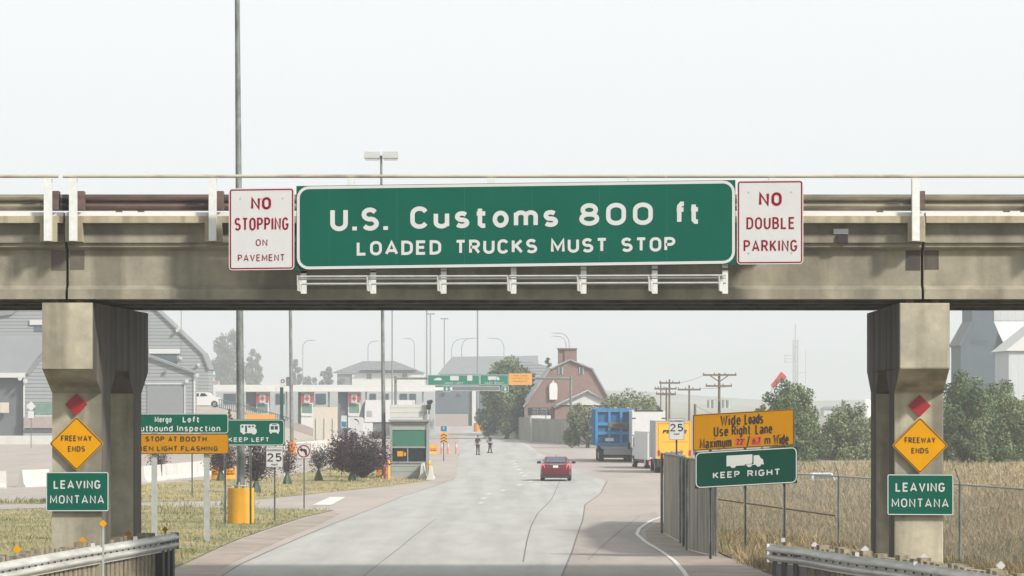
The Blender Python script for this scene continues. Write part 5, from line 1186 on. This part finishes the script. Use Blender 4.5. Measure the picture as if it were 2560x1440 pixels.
# white suv
t = thing('suv', 'white suv parked on the raised ramp beside the annex', 'car', loc=tuple(at(520, 1019, 415)))
d = 414
MB().pprism([(448,1013),(448,992),(452,990),(462,981),(497,980),(513,980),(522,982),(530,991),(546,994),(551,999),(552,1008),(548,1013)], d, 1.85).build('body', 'car_white', t)
MB().pprism([(502,983),(512,983),(519,990),(500,991)], d-.02, .02).px(470, 497, 983, 991, d-.02, .02).build('side_window', 'glass_dark', t)
for x in (465, 536):
    for yy in (d-.03, d+1.6): 
        w_ = MB().tube([(at(x,0,d).x, yy, at(0,1010,d).z), (at(x,0,d).x, yy+.25, at(0,1010,d).z)], .40, 16).build('wheel', 'tyre', t, True); MB().tube([(at(x,0,d).x, yy-.02, at(0,1010,d).z), (at(x,0,d).x, yy+.1, at(0,1010,d).z)], .22, 10).build('rim', 'chrome', w_)
# ------------------------------------------------------------ border canopy with inspection lanes
d = 450; t = thing('border_canopy', 'long low white canopy over the far inspection lanes', 'canopy', loc=tuple(gx(800, d)))
MB().px(520, 690, 965, 979, d, 9).px(690.5, 1086, 967, 979, d, 9).px(1040, 1175, 968, 976, d+6, 6).build('roof', 'white_wall', t)
MB().px(523, 1084, 962, 966.8, d+.3, 8.4).build('roof_trim', 'trim_white', t)
for x in (600, 716, 822, 915, 1057): MB().px(x-2, x+2, 979, 1098, d+3, .3).build('column', 'white_wall', t)
MB().px(520, 545, 952, 962, d+1, 3).build('roof_unit', 'stone_base', t)
bk = thing('border_offices', 'row of pale and dark office fronts under the far canopy', 'building', loc=tuple(gx(850, d+16)))
MB().px(540, 1086, 979.5, 1098, d+16, 5).build('wall', 'office_wall', bk)
for x0, x1 in ((560,590),(690,712),(790,815),(925,940),(956,972),(1000,1018),(1024,1040)): MB().px(x0, x1, 984, 1010, d+15.9, .1).build('window', 'glass_blue', bk)
for x0, x1, lab in ((615, 672, 'inspection lane booth leftmost with a flag on it'), (745, 783, 'inspection lane booth in the middle with a flag on it'), (845, 901, 'inspection lane booth on the right with a flag and green window')):
    b = thing('lane_booth', lab, 'booth', 'far inspection lane booths', loc=tuple(gx(x0, d+1)))
    xm = x0+(.45 if x0 != 745 else .2)*(x1-x0)
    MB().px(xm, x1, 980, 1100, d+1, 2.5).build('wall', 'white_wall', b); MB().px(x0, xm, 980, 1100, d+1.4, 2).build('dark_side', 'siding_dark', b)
    MB().px(xm+3, x1-3, 1010, 1032, d+.95, .05).build('window', 'door_green', b); MB().px(xm+2, x1-2, 1038, 1041, d+.9, .08).build('sill', 'trim_white', b)
    fx = (xm+x1)/2; fl = thing('canadian_flag', 'red and white maple leaf flag on the %s booth' % {615:'leftmost lane', 745:'middle lane', 845:'right lane'}[x0], 'flag', 'maple leaf flags', loc=tuple(at(fx, 1007, d)))
    MB().px(fx-14.5, fx-7.3, 985, 1007, d+.5, .04).px(fx+7.3, fx+14.5, 985, 1007, d+.5, .04).build('red_band', 'flag_red', fl); MB().px(fx-7.2, fx+7.2, 985, 1007, d+.5, .04).build('white_field', 'sign_white', fl)
    L = [(0,-8),(1.4,-5.5),(3,-6),(2.6,-2.5),(4.4,-4),(4.8,-2.8),(7,-3),(6,-.8),(6.8,0),(3.4,2.6),(3.8,4),(.5,3.4),(.5,7)]; L = L+[(-x, y) for x, y in L[::-1][:-1]]
    MB().pprism([(fx+x*.85, 996.5+y*.95) for x, y in L], d+.45, .04).build('maple_leaf', 'flag_red', fl)
t = thing('utility_cabinet', 'tall beige striped enclosure left of the large purple tree', 'enclosure', loc=tuple(gx(812, 330)))
MB().px(783, 840, 1018, 1146, 330, 2.2).build('body', 'cream_wall', t)
MB().px(790, 794, 1046, 1100, 329.9, .09).px(811, 815, 1046, 1100, 329.9, .09).px(832, 836, 1046, 1100, 329.9, .09).build('green_stripe', 'symbol_grey', t)
t = thing('orange_board', 'wide orange board standing behind the keep left sign', 'board', loc=tuple(gx(650, 320)))
MB().px(613, 688, 1036, 1062, 320, .08).build('board', 'sign_orange_far', t); MB().px(620, 623, 1062, 1140, 320, .1).px(680, 683, 1062, 1140, 320, .1).build('leg', 'galv', t)
t = thing('lane_sign', 'small white sign with a curved black arrow behind the large purple tree', 'road sign', loc=tuple(gx(890, 300)))
pl = Plane(300); mb = MB(); pl.poly(mb, rrect(875, 1043, 907, 1082, 1), 0, .03); mb.build('panel', 'sign_white', t)
mb = MB(); cv = [(886,1048),(892,1049.5),(896,1054),(897,1060)]; 
for (x0, y0), (x1, y1) in zip(cv, cv[1:]): pl.poly(mb, [(x0, y0-1.4), (x1+.8, y1-1.4), (x1+.8, y1+1.6), (x0, y0+1.6)], .03, .04)
mb.build('arrow_symbol', 'ink', t); post(t, 890, 1044, 1140, 300, .08, 'pole_grey')
for x, lab in ((860, 'small blue and white sign beside the beige enclosure'),):
    t = thing('info_sign', lab, 'road sign', loc=tuple(gx(x, 305))); pl = Plane(305)
    mb = MB(); pl.poly(mb, rrect(x-7, 1039, x+7, 1069, 1), 0, .03); mb.build('panel', 'sign_white', t); mb = MB(); pl.poly(mb, rrect(x-6, 1054, x+6, 1067, 1), .03, .035); mb.build('blue_panel', 'sign_blue', t); post(t, x, 1040, 1137, 305, .07, 'pole_grey')
t = thing('signal_box', 'white square signal sign on a green post beside the slim pole', 'signal', loc=tuple(gx(707, 320)))
pl = Plane(320); mb = MB(); pl.poly(mb, rrect(699, 943, 715, 967, 1), 0, .05); mb.build('panel', 'sign_white', t)
mb = MB(); pl.ring(mb, [(707+5*math.cos(a/8*math.pi), 953+5*math.sin(a/8*math.pi)) for a in range(16)], [(707+3*math.cos(a/8*math.pi), 953+3*math.sin(a/8*math.pi)) for a in range(16)], .05, .06); mb.build('ring_symbol', 'ink', t)
MB().px(715.5, 728, 943, 965, 320.1, .5).build('housing', 'siding_dark', t); MB().px(700, 708, 968, 1139, 320.1, .3).build('post', 'sign_green_dark', t)
# house, grey hall, brick house
d = 900; t = thing('white_house', 'white two storey house with a grey hip roof in the haze', 'house', loc=tuple(gx(950, d)))
MB().px(880, 1056, 932, 1052, d, 13).build('wall', 'white_wall', t); MB().px(843, 879.8, 934, 1052, d+.4, 13).build('wall', 'roof_grey', t)
def hip(x0, x1, y, xa, xb, ya, d, dep, over=.5):
    a, b = at(x0, y, d-over), at(x1, y, d-over); c, e = at(xa, ya, d), at(xb, ya, d); Y = d+dep+over
    return MB().add([a, b, (b.x, Y, b.z), (a.x, Y, a.z), (c.x, d+dep/2, c.z), (e.x, d+dep/2, e.z)], [(0,1,5,4),(1,2,5),(2,3,4,5),(3,0,4),(0,3,2,1)])
hip(828, 1062, 932, 905, 985, 902, d, 13).build('roof', 'roof_dark', t); hip(900, 1040, 925, 955, 958, 905, d-1.5, 5).build('gable', 'roof_dark', t)
for x0, x1, y0, y1 in ((917,929,934,947),(1006,1018,934,946),(848,862,946,957)): MB().px(x0, x1, y0, y1, d-.1, .1).build('window', 'glass_blue', t)
d = 640; t = thing('grey_hall', 'broad grey hall with a sloping roof behind the overhead sign', 'building', loc=tuple(gx(1200, d)))
MB().pprism([(1085,1074),(1085,955),(1100,935),(1345,935),(1345,1074)], d, 30).build('wall', 'elevator', t)
MB().add([at(1078,955,d-.6), at(1350,955,d-.6), at(1345,889,d+12), at(1130,892,d+12), at(1130,892,d+13), at(1345,889,d+13), at(1350,958,d-.6), at(1078,958,d-.6)], [(0,1,2,3),(3,2,5,4),(0,7,6,1),(0,3,4,7),(1,6,5,2)]).build('roof', 'roof_grey', t)
MB().px(1072, 1168, 1036, 1077, d-14, 13).build('base_wall', 'stone_base', t)
for x, y in ((1109,985),(1150,984),(1108,985)): MB().px(x-3, x+3, y-3, y+3, d-.4, .4).build('vent', 'siding_dark', t)
MB().px(1180, 1190, 975, 1075, d-.5, .4).build('corner_trim', 'trim_white', t)
t = thing('clad_wing', 'pale striped wall and roof wing left of the brick house', 'building', loc=tuple(gx(1340, 470)))
MB().pprism([(1290,1085),(1290,905),(1330,905),(1366,915),(1366,1085)], 470, 15).build('wall', 'siding', t)
MB().px(1204, 1246, 1040, 1090, 462, 5).build('low_wing', 'siding', t)
d = 420; t = thing('brick_house', 'red brick house with a barn shaped gambrel roof and wide chimney', 'house', loc=tuple(gx(1420, d)))
G1 = [(1311,1100),(1311,1012),(1374,921),(1425,897),(1482,920),(1519,985),(1519,1100)]
MB().pprism(G1, d, 12).build('wall', 'brick', t)
def strip(a, b, w): (x0, y0), (x1, y1) = a, b; L_ = math.hypot(x1-x0, y1-y0); nx, ny = -(y1-y0)/L_*w, (x1-x0)/L_*w; return [(x0, y0), (x1, y1), (x1-nx, y1-ny), (x0-nx, y0-ny)]
mb = MB()
for a, b in (((1307,1016),(1374,921)), ((1374,921),(1425,897)), ((1425,897),(1482,920)), ((1482,920),(1522,990))): mb.pprism(strip(a, b, -3.5), d-.35, 13)
rf = mb.build('roof', 'siding_plain', t)
MB().pprism([(1350,948),(1374,921),(1368,917),(1312,998),(1318,1012)], d-.36, .3).build('roof_side', 'roof_grey', t)
MB().px(1395, 1411, 873, 910, d+2, 1.5).px(1411.2, 1442, 870.5, 905, d+1.8, 1.8).px(1393, 1443, 870, 873, d+1.6, 2.1).build('chimney', 'brick', t)
for x in (1401, 1453): 
    q = MB().px(x-3, x+4, 918, 935, d-.08, .08).build('window', 'glass_blue', t); MB().px(x-4.5, x-3.2, 917, 936, d-.12, .1).px(x+4.2, x+5.5, 917, 936, d-.12, .1).build('frame', 'trim_white', q)
MB().pprism([(1387,1060),(1387,1015),(1505,1015),(1505,1100),(1387,1100)], d-5, 4.8).build('porch_wall', 'brick', t)
MB().pprism([(1389,1012),(1469,975),(1508,996),(1508,1013)], d-5.2, 5).build('porch_gable', 'trim_white', t)
MB().pprism(strip((1383,1016),(1469,977), -5), d-5.6, 5.5).pprism(strip((1469,977),(1512,998), -4), d-5.6, 5.5).build('porch_roof', 'roof_dark', t)
pl = Plane(d-.2); lt = thing('wall_banner', 'tall white rounded panel on the brick gable', 'panel', loc=tuple(at(1383, 1000, d)))
mb = MB(); pl.poly(mb, [(1374,999),(1373,972),(1374,961),(1378,957),(1381,956),(1382,951),(1384,951),(1385,956),(1389,957),(1393,961),(1394,972),(1393,999)], 0, .15); mb.build('panel', 'white_wall', lt)
t = thing('notice_board', 'dark sign board with rows of white lettering before the brick house', 'sign', loc=tuple(gx(1346, 390)))
pl = Plane(390); mb = MB(); pl.poly(mb, rrect(1319.5, 1019, 1371.5, 1038.5, 1), 0, .1); mb.build('board', 'elevator', t); MB().px(1319.5, 1371.5, 1019, 1038.5, 389.85, .04).build('face', 'cloth_navy', t)
mb = MB(); text(mb, pl, 'TOTAL WEIGHT', 1331, 1021, 1369, 1024.5, .17, .02); 
for y in (1027, 1031, 1035): text(mb, pl, 'AXLE', 1331, y, 1345, y+2.4, .17, .02); text(mb, pl, 'LIMITS', 1348, y, 1368, y+2.4, .17, .02)
mb.build('lettering', 'sign_white', t, fixn=False)
MB().px(1325, 1328, 1038, 1104, 390, .2).px(1363, 1366, 1038, 1104, 390, .2).build('leg', 'galv', t)
tag(MB().px(1328, 1377, 1038.8, 1104, 392, 3).build('white_shed', 'white_wall'), 'low white shed below the dark sign board', 'shed')
ff = slat_fence('slatted_fence', 'long pale slatted fence in front of the brick house', [(at(1243,0,480).x, 480), (at(1330,0,392).x, 392), (at(1410,0,372).x, 372), (at(1497,0,362).x, 362)], 2.7, 'slat_far', .3, .03, .05, 5)
# overhead sign gantry
d = 385; t = thing('sign_gantry', 'grey gantry frame spanning the road in the distance', 'gantry', loc=tuple(gx(1430, d)))
s = d/F
for x in (989, 1427): MB().tube([gx(x, d), at(x, 941, d)], .15, 12).build('post', 'pole_grey', t, True)
MB().tube([at(986, 946, d), at(1430, 946, d)], .13, 12).build('beam', 'pole_grey', t, True)
def over(label, x0, x1, y0, y1, m, parts):
    pl = Plane(d-.3); c = pl(x0, y1); q = thing('overhead_sign', label, 'road sign', 'signs on the far gantry', loc=tuple(c)); mb = MB(); pl.poly(mb, rrect(x0, y0, x1, y1, 2), 0, .04); mb.build('panel', m, q)
    if m != 'sign_orange_far':
        mb = MB(); pl.ring(mb, rrect(x0+.3, y0+.3, x1-.3, y1-.3, 2), rrect(x0+1.3, y0+1.3, x1-1.3, y1-1.3, 1.4), .04, .05); mb.build('border', 'sign_white', q)
    mb = MB()
    for p_ in parts: text(mb, pl, *p_[:5], .052, .02, 1.3)
    if parts: mb.build('lettering', 'sign_white' if m != 'sign_orange_far' else 'rust', q, fixn=False)
    return q, pl
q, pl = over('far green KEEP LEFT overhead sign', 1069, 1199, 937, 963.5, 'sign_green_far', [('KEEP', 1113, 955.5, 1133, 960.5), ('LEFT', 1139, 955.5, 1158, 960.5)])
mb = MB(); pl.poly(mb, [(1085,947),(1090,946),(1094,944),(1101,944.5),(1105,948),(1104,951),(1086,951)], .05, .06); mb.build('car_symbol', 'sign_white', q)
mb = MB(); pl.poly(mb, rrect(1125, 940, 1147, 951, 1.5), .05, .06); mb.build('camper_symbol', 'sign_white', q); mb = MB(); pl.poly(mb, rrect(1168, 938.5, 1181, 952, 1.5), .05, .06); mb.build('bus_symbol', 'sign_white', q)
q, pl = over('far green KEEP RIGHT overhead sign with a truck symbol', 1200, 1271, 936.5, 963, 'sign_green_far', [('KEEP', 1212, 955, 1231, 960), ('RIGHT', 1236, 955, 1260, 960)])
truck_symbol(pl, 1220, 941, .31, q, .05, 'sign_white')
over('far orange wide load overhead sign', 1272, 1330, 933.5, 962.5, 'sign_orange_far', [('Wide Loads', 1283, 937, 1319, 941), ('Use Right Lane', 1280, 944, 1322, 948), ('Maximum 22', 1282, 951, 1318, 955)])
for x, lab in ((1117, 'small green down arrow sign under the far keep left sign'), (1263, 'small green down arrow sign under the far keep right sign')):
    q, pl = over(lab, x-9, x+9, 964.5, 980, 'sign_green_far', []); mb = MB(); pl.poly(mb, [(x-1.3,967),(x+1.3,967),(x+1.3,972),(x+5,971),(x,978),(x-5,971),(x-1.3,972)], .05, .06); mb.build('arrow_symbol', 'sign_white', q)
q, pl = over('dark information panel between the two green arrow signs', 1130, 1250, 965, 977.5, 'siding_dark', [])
# grain elevator
d = 455; t = thing('grain_elevator', 'blue grey grain elevator with faded lettering at the right edge', 'grain elevator', loc=tuple(gx(2455, d)))
MB().pprism([(2402,1105),(2402,861),(2430,803),(2430,640),(2484,640),(2484,803),(2508,857),(2508,1105)], d, 10).build('wall', 'elevator', t)
MB().pprism([(2485,690),(2640,690),(2640,802),(2485,802)], d+1.5, 7).build('headhouse', 'elevator_pale', t)
MB().add([at(2482,803,d+1), at(2640,803,d+1), at(2640,856,d-1), at(2508,856,d-1), at(2510,860,d-1), at(2640,860,d-1)], [(0,1,2,3),(3,2,5,4)]).build('roof', 'elevator_pale', t)
MB().pprism([(2397,862),(2430,803),(2430,808),(2401,866)], d-.4, 10.5).build('roof_edge', 'siding_dark', t)
MB().pprism([(2509,1105),(2509,862),(2560,862),(2560,1105)], d+1, 8).build('side_wall', 'elevator', t)
pl = Plane(d-.05); mb = MB(); text(mb, pl, 'NACT ELEV.', 2430, 848, 2476, 860, .02, .01, 1.1); mb.build('lettering', 'siding_dark', t, fixn=False)
d = 420; t = thing('storage_shed', 'pale metal shed with a peaked roof in front of the grain elevator', 'shed', loc=tuple(gx(2560, d)))
MB().pprism([(2522,1110),(2522,877),(2680,877),(2680,1110)], d, 12).build('wall', 'elevator_pale', t)
MB().pprism([(2514,877),(2610,800),(2700,877)], d-.4, 13).build('roof', 'white_wall', t)
for px, py, w_, h_, dd, lab in ((2168, 1006, 28, 40, 900, 'far white storage dome left of the right pier'), (1860, 1040, 90, 12, 1000, 'far low blue grey roof above the orange sign'),(2090, 1022, 60, 12, 1000, 'far low pale roof between the green trees')):
    t = thing('far_building', lab, 'building', 'far pale roofs', loc=tuple(gx(px, dd)))
    if 'dome' in lab:
        a = at(px, 1000, dd); mb = MB().loft([[(a.x+math.cos(k*math.pi/8)*1.6*q, dd+math.sin(k*math.pi/8)*1.6*q, a.z-8+zz_) for k in range(16)] for zz_, q in ((0,1),(6.5,1),(7.8,.7),(8.3,.2))]); mb.build('dome', 'white_wall', t, True)
    else: MB().px(px-w_/2, px+w_/2, py, 1050, dd, 12).build('wall', 'elevator_pale', t); hip(px-w_/2-2, px+w_/2+2, py, px-w_/2+8, px+w_/2-8, py-6, dd, 12).build('roof', 'roof_dark', t)
# ------------------------------------------------------------ haze
hm = bpy.data.materials.new('haze'); hm.use_nodes = True; hn = hm.node_tree; hn.nodes.clear()
ho = hn.nodes.new('ShaderNodeOutputMaterial'); pv = hn.nodes.new('ShaderNodeVolumePrincipled')
pv.inputs['Color'].default_value = (.93, .97, 1.0, 1); pv.inputs['Density'].default_value = HAZE; pv.inputs['Anisotropy'].default_value = 0.6
hn.links.new(pv.outputs[0], ho.inputs['Volume'])
M['haze'] = hm
hb = MB().box(-1800, 1800, -60, 3200, -4, 42).build('haze', 'haze'); struct(hb, 'stuff')
for o in bpy.data.objects:
    if '_w' in o: del o['_w']
